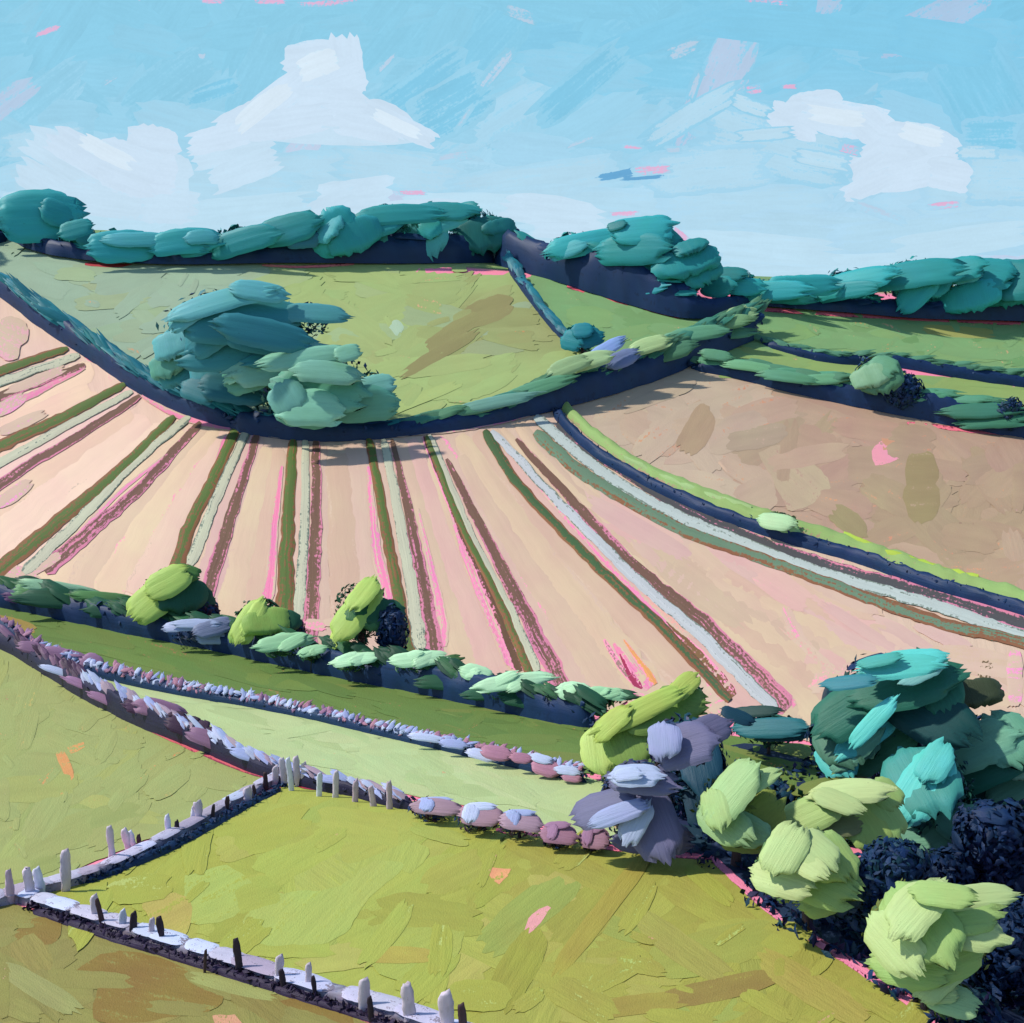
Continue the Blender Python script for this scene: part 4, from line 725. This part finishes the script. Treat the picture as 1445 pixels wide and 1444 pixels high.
# ---- flowering hedges across the middle
MV = FG((158, 118, 148)); LV = FG((168, 180, 222)); RO = FG((184, 130, 150)); LV2 = FG((196, 206, 234)); PU = lin((70, 46, 70)) * .9
def lav(t): 
    r = rng.random()
    if t < .34: return MV if r < .8 else RO
    return [LV, MV, RO, LV2][int(r * 4)]
h = hedge('lavender_hedge', 'low hedge of lavender and pink flowers between the dark and the pale green meadows', 'flowering hedge', [(-330, 820), (-120, 858), (0, 900), (70, 936), (150, 958), (250, 980), (400, 1006), (520, 1034), (640, 1062), (740, 1086), (828, 1106)], [16, 18, 20, 26, 20, 18, 17, 17, 18, 22, 24], 16, NAVY, lav, n_top=5.0, toff=.3, fill=8, leaf=4, tl=(4, 9), tw=(1.8, 3.8), tang=70, tj=16)
hdabs(h, [(90, 920, 940, 30, 9, 18, MV * .9), (52, 912, 934, 26, 9, 20, MV * .8), (130, 930, 948, 16, 12, 40, MV), (700, 1058, 1082, 24, 11, 12, RO), (678, 1060, 1078, 22, 8, 20, LV2), (770, 1078, 1096, 22, 13, 20, RO), (764, 1066, 1094, 16, 7, 20, LV2), (800, 1082, 1102, 18, 7, 10, LV2), (806, 1092, 1104, 14, 7, 10, RO), (735, 1065, 1090, 16, 8, 10, RO * .9), (640, 1045, 1066, 20, 7, 10, LV), (600, 1036, 1056, 26, 6, 10, LV2)])
def mau(t):
    r = rng.random()
    if t < .30: return [LV2 * .9, MV, LV][int(r * 3)]
    if t < .5: return [PU * 1.6, MV * .6, PU][int(r * 3)]
    return [LV, FG((168, 146, 160)), LV2 * .85][int(r * 3)]
h = hedge('heather_hedge', 'dark plum and mauve hedge meeting the diagonal stone wall', 'flowering hedge', [(-330, 850), (-120, 880), (0, 912), (60, 946), (120, 984), (200, 1024), (280, 1056), (360, 1090), (440, 1112), (500, 1124), (590, 1146)], [14, 15, 18, 20, 22, 32, 36, 30, 26, 22, 20], 16, lin((40, 38, 70)) * .8, mau, n_top=1.6, toff=.4, fill=8, leaf=4.5, tl=(12, 24), tw=(3, 6))
hdabs(h, [(84, 944, 968, 28, 5, 26, LV2), (116, 962, 984, 30, 6, 30, MV * 1.2), (150, 984, 1002, 30, 6, 30, MV * 1.1), (225, 996, 1026, 36, 14, 20, MV * .8), (200, 994, 1020, 26, 11, 16, PU * 1.5), (262, 1020, 1046, 30, 14, 24, PU), (300, 1040, 1062, 40, 12, 26, MV * .75), (360, 1064, 1086, 40, 8, 20, LV), (250, 1004, 1040, 5, 12, 90, PU), (268, 1012, 1044, 6, 14, 90, PU), (285, 1020, 1050, 9, 10, 90, PU * 1.3), (302, 1026, 1056, 5, 10, 90, PU), (320, 1046, 1066, 5, 10, 90, PU), (470, 1095, 1116, 26, 6, 10, LV)])
for (lab, cx, cy, fy, rx, ry, c1, c2) in [
    ('lilac and rose bush, first and smallest of the row running to the purple tree', 612, 1138, 1156, 34, 15, FG((170, 140, 152)), LV), ('broad lilac-topped rose bush, second of the row', 676, 1150, 1172, 32, 20, FG((166, 132, 146)), LV2), ('pale rose bush, third of the row', 732, 1158, 1184, 30, 18, FG((178, 148, 162)), LV), ('dusky rose bush next to last in the row', 786, 1176, 1196, 26, 19, FG((160, 116, 134)), MV), ('narrow rose bush last in the row, at the foot of the purple tree', 836, 1182, 1200, 20, 19, FG((160, 118, 136)), MV)]:
    tree('rose_bush', lab, 'bush', (cx, fy), [(cx, cy + 4, rx * 1.15, ry)], [NAVY, PU], [(cx + 3, cy, rx * 1.02, ry * .8, 8, c1), (cx - rx * .35, cy - 3, ry * .7, rx * .38, 100, c2), (cx, cy - ry * .62, rx * .7, ry * .3, 2, c2)], fill=260, auto=6, fsize=4.5, group='rose bushes below the pale meadow', trunk=(.04, (60, 46, 60)))

# ---- dry stone walls and the pale and dark uprights beside them
ST1 = lin((196, 192, 212)); ST2 = lin((178, 166, 184)); ST3 = lin((200, 206, 232))
def wall(label, line, h_m, w_m):
    L = smooth_line(line, 7); W3 = at(L[:, 0], L[:, 1]); n = len(W3); root = empty('stone_wall', tuple(W3[n // 2])); tag(root, label, 'stone wall', 'dry stone walls'); o = tuple(W3[n // 2])
    T = np.gradient(W3, axis=0); T[:, 2] = 0; T /= np.linalg.norm(T, axis=1)[:, None]; N = np.stack([-T[:, 1], T[:, 0], T[:, 2] * 0], -1)
    prof = [(-1, 0), (-.95, .35), (-.85, .7), (-.74, 1), (-.3, 1.04), (.3, 1.04), (.74, 1), (.85, .7), (.95, .35), (1, 0)]; K = len(prof); V = np.zeros((n, K, 3)); sd_ = rng.uniform(0, 50)
    for i in range(n):
        for j, (a, b) in enumerate(prof):
            r = noise.noise((i * .8, j * .9, sd_)) * .14
            V[i, j] = W3[i] + N[i] * (a * w_m * .5 * (1 + r)) + np.array([0, 0, 1]) * (b * h_m * (1 + r * .5) - .12 * (b == 0))
    f = [(i * K + j, (i + 1) * K + j, (i + 1) * K + j + 1, i * K + j + 1) for i in range(n - 1) for j in range(K - 1)]
    f += [tuple(range(K)), tuple(range((n - 1) * K, n * K))[::-1]]
    mb = MB(); cv = np.array([jit([ST1, ST2][rng.integers(2)] * .62, .15) for _ in range(n * K)]); d = np.arange(n) * .18
    mb.add(V, f, cv, np.stack([np.repeat(d, K) * 1.5, np.tile(np.arange(K) * .35, n), np.zeros(n * K)], -1), NAVY * 1.5, .3); mb.build('stonework', M_stone, root, o)
    mb = MB(); i = 0.0
    while i < n - 1.5:      # coping: one thick flat slab after another
        ii = int(i); st_ = rng.uniform(.9, 2.2); seg = np.linalg.norm(W3[ii + 1] - W3[ii]); c = W3[ii] + (W3[ii + 1] - W3[ii]) * (i - ii) + np.array([0, 0, h_m * 1.04])
        fdab(mb, c, unit(W3[ii + 1] - W3[ii]), N[ii], np.array([0, 0, 1.0]), st_ * .62, w_m * .56, .05, jit([ST1, ST3, ST2][rng.integers(3)], .08), .05, col2=ST2 * .55, dry=.3, curve=0, nu=9, nv=7)
        i += st_ / seg
    mb.build('coping', M_stone, root, o)
    return root
W1 = [(396, 1100), (330, 1136), (250, 1182), (140, 1236), (34, 1266)]
W2 = [(36, 1272), (150, 1308), (300, 1356), (450, 1404), (560, 1436), (680, 1478), (860, 1540)]
wall('pale lilac dry stone wall running diagonally up to the plum hedge', W1, .4, .62)
wall('pale lilac dry stone wall across the bottom left, below the bright pasture', W2, .38, .6)
wall('short pale lilac dry stone wall leaving the left side of the picture', [(34, 1268), (-60, 1290), (-220, 1330), (-380, 1380)], .42, .75)
UG = hedge('shade_strip', 'strip of navy painted shade along the near side of the diagonal wall', 'painted shade', [(402, 1110), (330, 1150), (260, 1190), (180, 1226), (112, 1250)], [8, 11, 13, 14, 10], 18, NAVY * .9, None, fill=8, leaf=5, group='painted shade along the stone walls')  # dark band paints in the shade at the wall's near side
UG = hedge('shade_strip', 'strip of dark purple painted shade along the near side of the bottom wall', 'painted shade', [(40, 1284), (150, 1322), (300, 1370), (450, 1418), (560, 1452), (660, 1484)], [12, 15, 16, 16, 14, 12], 16, lin((48, 34, 64)) * .9, None, fill=8, leaf=5, group='painted shade along the stone walls')  # same painted shade along the bottom wall
def post(label, bx, by, hp, wp, col, lean=0, dark=False):
    p0 = at(bx, by + 5); s = mpp(p0); hp *= .92 if dark else 1.1; wp *= .72 if wp > 12 else .85; h_, w_, t_ = hp * s, wp * s, max(.07, wp * s * .26); nu, nv = 18, 10; V = []; vd, rt, up = frame_at(p0); rt = unit([rt[0], rt[1], 0]); fw = unit([vd[0], vd[1], 0])
    for i in range(nu):
        u = i / (nu - 1); c = p0 + np.array([0, 0, u * h_ - .15]) + rt * ((lean + noise.noise((bx, by, 3.3)) * .3) * u * h_)
        rr = (.80 + .22 * noise.noise((bx * .7, by, u * 3.0))) * (1 - .35 * max(0, (u - .8) / .2) ** 2) * (1 - .2 * (1 - min(1, u / .15)))
        for j in range(nv):
            an = 2 * math.pi * j / nv; r = 1 + noise.noise((bx * .1 + i * .5, by * .1, j * .9)) * .25; cs, sn = math.cos(an), math.sin(an); q_ = (abs(cs) ** 5 + abs(sn) ** 5) ** -.2; V.append(c + rt * cs * q_ * w_ * .5 * rr * r + fw * sn * q_ * t_ * .5 * rr * r + np.array([0, 0, 1]) * (u > .97) * w_ * .35 * (noise.noise((bx * .3, by * .3, j * .7)) + cs * .4))
    f = [(i * nv + j, i * nv + (j + 1) % nv, (i + 1) * nv + (j + 1) % nv, (i + 1) * nv + j) for i in range(nu - 1) for j in range(nv)] + [tuple(range((nu - 1) * nv, nu * nv))]
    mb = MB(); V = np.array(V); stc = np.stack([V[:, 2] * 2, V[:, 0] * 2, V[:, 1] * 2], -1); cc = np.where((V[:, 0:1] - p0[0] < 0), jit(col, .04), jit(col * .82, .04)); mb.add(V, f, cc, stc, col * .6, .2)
    ob = mb.build('dark_post' if dark else 'stone_post', M_stone, None, tuple(p0)); tag(ob, label, 'post', 'dark wooden posts by the walls' if dark else 'pale stone posts by the walls'); return ob
PG1 = lin((222, 208, 222)); PG2 = lin((226, 230, 250)); PG3 = lin((208, 184, 204)); DK = lin((56, 46, 58)); DK2 = lin((76, 56, 62))
ordn = ['first', 'second', 'third', 'fourth', 'fifth', 'sixth', 'seventh', 'eighth', 'ninth', 'tenth', 'eleventh', 'twelfth']
for i, (bx, by, hp, wp, c_) in enumerate([(16, 1272, 48, 15, PG3), (46, 1268, 46, 20, PG1), (60, 1262, 42, 18, PG2), (93, 1254, 56, 20, PG1), (160, 1216, 54, 15, PG1), (184, 1202, 38, 15, PG1), (190, 1196, 30, 12, PG2), (238, 1178, 34, 13, PG2), (282, 1160, 36, 18, PG1), (272, 1160, 30, 12, PG2), (350, 1130, 26, 20, PG1), (388, 1106, 30, 16, PG1)]):
    post(f'pale lilac standing stone, {ordn[i]} from the left along the diagonal wall', bx, by, hp, wp, c_)
for i, (bx, by, hp, wp, c_) in enumerate([(197, 1196, 30, 8, DK2), (250, 1176, 30, 9, DK), (298, 1160, 36, 7, DK), (320, 1146, 34, 8, DK2), (362, 1124, 28, 6, DK2), (376, 1112, 34, 9, DK2), (198, 1198, 22, 5, DK)][:6]):
    post(f'thin dark post, {ordn[i]} from the left along the diagonal wall', bx, by, hp, wp, c_, dark=True)
for i, (bx, by, hp, wp, c_) in enumerate([(134, 1300, 42, 15, PG1), (172, 1314, 36, 15, PG2), (212, 1326, 36, 14, PG1), (330, 1362, 32, 10, PG2), (392, 1388, 46, 18, PG1), (436, 1398, 46, 14, PG1), (514, 1428, 54, 24, PG1), (580, 1444, 62, 26, PG1), (634, 1458, 64, 30, PG1)]):
    post(f'pale lilac standing stone, {ordn[i]} from the left along the bottom wall', bx, by, hp, wp, c_)
for i, (bx, by, hp, wp, c_) in enumerate([(148, 1308, 54, 9, DK2), (187, 1320, 46, 12, DK), (231, 1332, 52, 13, DK), (288, 1370, 44, 6, DK2), (340, 1374, 66, 16, DK), (402, 1396, 44, 10, DK), (447, 1408, 46, 9, DK), (525, 1440, 50, 11, DK), (656, 1466, 66, 20, DK2)]):
    post(f'thin dark post, {ordn[i]} from the left along the bottom wall', bx, by, hp, wp, c_, dark=True)
for i, (bx, by, hp, wp, c_) in enumerate([(402, 1106, 42, 14, PG1), (420, 1106, 44, 15, PG1), (412, 1112, 48, 11, PG2), (430, 1106, 36, 12, PG1), (450, 1120, 36, 13, PG2), (473, 1122, 40, 14, PG1), (501, 1128, 34, 14, PG3), (528, 1134, 32, 15, PG3), (550, 1138, 42, 12, PG3)]):
    post(f'pale mauve standing stone, {ordn[i]} from the left along the plum hedge', bx, by, hp, wp, c_)

# ---- wood at the lower right
LT = FG((168, 188, 88)); LT2 = FG((184, 206, 112)); PLM = FG((112, 110, 142)); PLM2 = FG((150, 158, 196)); PLM3 = FG((176, 188, 216))
tree('tree', 'tree-shaped blue-green shade behind the purple one', 'tree', (985, 1150), [(975, 1090, 60, 90)], [NAVYG, NAVY, NAVYG * 1.3], [(985, 1060, 60, 30, 80, NAVYG * 1.5), (1000, 1130, 50, 34, 80, NAVYG), (1040, 1010, 24, 12, 20, NAVYG * 1.2), (990, 1180, 50, 24, 10, NAVYG * .8)], fill=1500, auto=18, fsize=6)  # dark tree added for the shade behind paler crowns
tree('lime_tree', 'lime green tree arching over the right end of the lower hedge', 'tree', (880, 1100), [(900, 1030, 74, 44), (855, 1060, 40, 44), (965, 985, 34, 30)], [FG((96, 124, 58)), DGN], [(930, 1012, 60, 26, -10, FG((124, 154, 72))), (890, 1040, 44, 40, 70, FG((128, 156, 74))), (960, 990, 36, 22, 10, FG((120, 150, 74))), (900, 1004, 74, 17, -26, LT), (862, 1020, 34, 17, -40, LT), (965, 968, 28, 16, -50, LT * .95), (846, 1056, 36, 27, 80, LT2 * .95), (866, 1074, 26, 24, 75, LT)], fill=1100, auto=16, fsize=5)
tree('purple_tree', 'purple grey tree with pale lilac sprays at the end of the rose bushes', 'tree', (905, 1205), [(900, 1130, 66, 64), (960, 1050, 50, 44)], [FG((70, 70, 100)), NAVY * 1.2, PLM * .6], [(965, 1050, 46, 34, -10, PLM * .9), (1000, 1030, 34, 22, -30, PLM * .7), (905, 1100, 50, 22, 10, PLM), (850, 1140, 50, 26, -6, PLM * .9), (920, 1160, 52, 36, 70, PLM * .95), (935, 1180, 40, 22, 10, PLM * .9), (900, 1190, 40, 14, 6, PLM * .75), (938, 1044, 27, 24, 85, PLM2), (896, 1094, 37, 18, 4, PLM3 * .98), (872, 1148, 44, 14, -16, PLM2 * 1.03), (896, 1160, 34, 18, -60, PLM3 * .9), (885, 1092, 22, 10, 0, PLM3)], fill=1300, auto=18, fsize=6)
AQ = FG((92, 196, 184)); AQ2 = FG((70, 160, 148)); GN = FG((40, 104, 84)); GN2 = FG((96, 152, 122)); SG = FG((108, 164, 134))
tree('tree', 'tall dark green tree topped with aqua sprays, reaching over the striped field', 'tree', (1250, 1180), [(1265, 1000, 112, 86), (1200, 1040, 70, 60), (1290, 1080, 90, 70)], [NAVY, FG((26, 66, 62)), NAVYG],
     [(1200, 1000, 60, 34, -30, GN), (1270, 970, 76, 34, -10, GN), (1320, 960, 50, 30, 70, GN * 1.05), (1300, 1000, 70, 40, 40, FG((22, 70, 68))), (1360, 980, 20, 50, 80, FG((60, 70, 46))), (1190, 1040, 44, 40, 70, GN2 * .6), (1240, 1060, 50, 24, -30, FG((70, 124, 88))), (1268, 940, 56, 20, -4, AQ), (1290, 930, 40, 18, -6, AQ * 1.04), (1240, 932, 30, 10, -8, AQ2), (1300, 950, 34, 12, -30, FG((120, 176, 168))), (1196, 963, 38, 12, 4, FG((50, 124, 132))), (1225, 1036, 56, 18, -40, AQ * .95), (1180, 1068, 32, 26, 60, AQ * .95), (1230, 1020, 46, 12, -44, AQ * 1.05), (1205, 1054, 46, 20, -40, SG)],
     fill=2600, auto=26, fsize=6, depth=.6, trunk=(.035, (50, 46, 60)))
tree('tree', 'low teal bush under the last crop row, left of the tall aqua-topped tree', 'bush', (1085, 1065), [(1085, 1030, 58, 20)], [GN * .7, NAVYG], [(1085, 1027, 54, 15, 4, FG((44, 112, 118))), (1060, 1004, 40, 9, 2, FG((40, 72, 66))), (1100, 1036, 40, 10, 0, FG((34, 96, 104)))], fill=420, auto=10, fsize=5)
tree('tree', 'sage green tree at the right edge beside the aqua one', 'tree', (1430, 1200), [(1410, 1060, 66, 56), (1440, 1120, 60, 50)], [NAVY, FG((30, 76, 70)), GN * .6], [(1400, 1110, 66, 26, -6, FG((22, 72, 66))), (1380, 1050, 50, 30, -20, SG), (1420, 1040, 40, 34, 60, GN2 * 1.05), (1372, 1062, 34, 18, -30, SG * 1.08), (1432, 1070, 30, 24, 50, FG((120, 160, 130))), (1390, 1090, 60, 20, -20, GN * 1.1), (1430, 1110, 40, 18, -30, GN2 * .7)], fill=1200, auto=14, fsize=6)
tree('tree', 'bright aqua tree in the middle of the lower right wood', 'tree', (1315, 1240), [(1310, 1130, 66, 80)], [NAVYG, FG((44, 100, 90))], [(1300, 1100, 56, 46, 70, AQ2 * .8), (1325, 1180, 60, 32, -4, SG * .85), (1340, 1170, 50, 26, -30, SG), (1310, 1190, 40, 22, 20, FG((92, 158, 128))), (1300, 1110, 60, 32, -58, AQ * .98), (1290, 1130, 40, 24, -60, AQ), (1320, 1076, 34, 20, -60, AQ * .9), (1350, 1170, 30, 20, 40, SG * 1.05)], fill=1300, auto=16, fsize=6)
ND3 = [NAVY * .8, NAVY * .95, NAVY * .7]  # dark trees below are added as shade between the pale bushes
tree('tree', 'tree-shaped navy shade at the right edge, below the sage green one', 'tree', (1410, 1290), [(1405, 1185, 62, 62), (1440, 1230, 60, 50), (1340, 1230, 40, 36)], ND3, [], fill=5000, auto=26, fsize=7, trunk=(.03, (40, 40, 60)))
tree('tree', 'tree-shaped navy shade in the bottom right corner', 'tree', (1440, 1430), [(1425, 1340, 56, 78), (1500, 1330, 60, 90)], ND3, [], fill=5000, auto=26, fsize=7, trunk=(.03, (40, 40, 60)))
tree('tree', 'tree-shaped navy shade between the two creamy sage bushes', 'tree', (1225, 1330), [(1225, 1260, 66, 58), (1265, 1220, 50, 40)], [NAVY, NAVYG, NAVY * 1.1], [], fill=4000, auto=22, fsize=7, trunk=(.03, (40, 40, 60)))
tree('tree', 'tree-shaped blue-green shade filling the gap behind the leftmost pale bush', 'tree', (1060, 1190), [(1075, 1140, 60, 46)], [NAVYG, NAVY, NAVYG * 1.2], [], fill=3500, auto=0, fsize=7, trunk=(.03, (40, 40, 60)))
PS = FG((174, 194, 128)); PS2 = FG((152, 180, 104)); PS3 = FG((184, 200, 134)); OV = FG((128, 140, 60))
tree('sage_bush', 'pale green bush, leftmost of the lower wood, at the corner of the bright pasture', 'bush', (1040, 1222), [(1040, 1140, 62, 56)], [FG((96, 120, 70)), OV * .7], [(1070, 1160, 46, 28, -40, OV), (1050, 1180, 40, 22, 10, FG((108, 126, 64))), (1032, 1118, 52, 28, -50, FG((160, 190, 128))), (1062, 1106, 44, 14, -34, FG((168, 196, 128))), (1020, 1160, 46, 26, 40, FG((148, 180, 124))), (1050, 1170, 36, 22, 30, FG((140, 178, 128))), (1010, 1140, 30, 20, 70, FG((162, 190, 122)))], fill=900, auto=14, fsize=5)
tree('sage_bush', 'yellow-green bush between the two pale clumps of the lower wood', 'bush', (1190, 1250), [(1180, 1150, 86, 52)], [OV * .7, DGN], [(1140, 1150, 56, 26, -20, FG((158, 184, 108))), (1220, 1150, 44, 34, 60, FG((158, 182, 96))), (1180, 1165, 36, 18, -10, FG((120, 124, 84))), (1196, 1116, 54, 19, -2, PS3), (1180, 1130, 36, 16, 30, PS), (1240, 1150, 38, 26, 60, PS2 * 1.06), (1222, 1172, 34, 16, 8, FG((176, 200, 96))), (1250, 1120, 24, 20, 50, PS2)], fill=1000, auto=14, fsize=5)
tree('sage_bush', 'creamy sage bush in the middle, just above the pink edge of the bright pasture', 'bush', (1140, 1312), [(1135, 1225, 70, 60)], [FG((96, 130, 80)), PS2 * .5], [(1150, 1240, 56, 34, 30, PS2 * .95), (1170, 1210, 36, 32, 60, PS2), (1160, 1265, 34, 24, -20, PS2 * .98), (1108, 1198, 40, 27, -60, PS), (1150, 1200, 36, 26, 50, PS * 1.03), (1100, 1240, 42, 24, 22, PS3), (1134, 1216, 34, 18, 40, PS3 * .98)], fill=900, auto=14, fsize=5)
tree('sage_bush', 'largest creamy sage bush, at the bottom right corner', 'bush', (1304, 1425), [(1310, 1320, 86, 76)], [FG((84, 110, 66)), OV * .6], [(1300, 1300, 60, 40, 60, PS2), (1340, 1290, 60, 30, -10, PS2 * .95), (1320, 1350, 60, 34, -20, PS2 * 1.0), (1335, 1300, 40, 16, -8, OV * .9), (1290, 1280, 50, 30, -50, PS), (1260, 1330, 46, 30, 50, PS * 1.03), (1280, 1368, 50, 22, 10, PS2 * .97), (1375, 1264, 52, 17, -14, PS), (1320, 1372, 40, 26, -40, PS * 1.02), (1365, 1316, 44, 22, 14, PS), (1330, 1262, 40, 18, 10, PS2 * 1.1)], fill=1500, auto=16, fsize=5, trunk=(.03, (44, 36, 44)))
tree('sage_bush', 'small sage bush at the bottom edge beside a dark stem', 'bush', (1345, 1462), [(1340, 1412, 36, 24)], [FG((84, 110, 66))], [(1340, 1410, 34, 20, 20, FG((158, 190, 134))), (1328, 1402, 20, 12, 0, PS * .95)], fill=300, auto=8, fsize=5)

# ---- leaf clumps coloured as the shade over the gully floor: uncountable, one object
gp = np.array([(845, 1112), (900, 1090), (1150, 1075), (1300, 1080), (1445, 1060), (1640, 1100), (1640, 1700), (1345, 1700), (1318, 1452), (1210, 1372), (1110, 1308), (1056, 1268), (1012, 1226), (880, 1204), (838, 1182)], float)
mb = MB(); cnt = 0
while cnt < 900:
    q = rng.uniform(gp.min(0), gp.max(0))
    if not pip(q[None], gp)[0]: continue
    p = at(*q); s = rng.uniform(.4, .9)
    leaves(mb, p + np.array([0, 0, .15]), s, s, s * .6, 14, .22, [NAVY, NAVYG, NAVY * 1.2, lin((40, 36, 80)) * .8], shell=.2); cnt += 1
tag(mb.build('shade_growth', M_leaf), 'leafy growth in blue-green painted shade covering the floor of the wooded gully', 'shade_growth', kind='stuff')
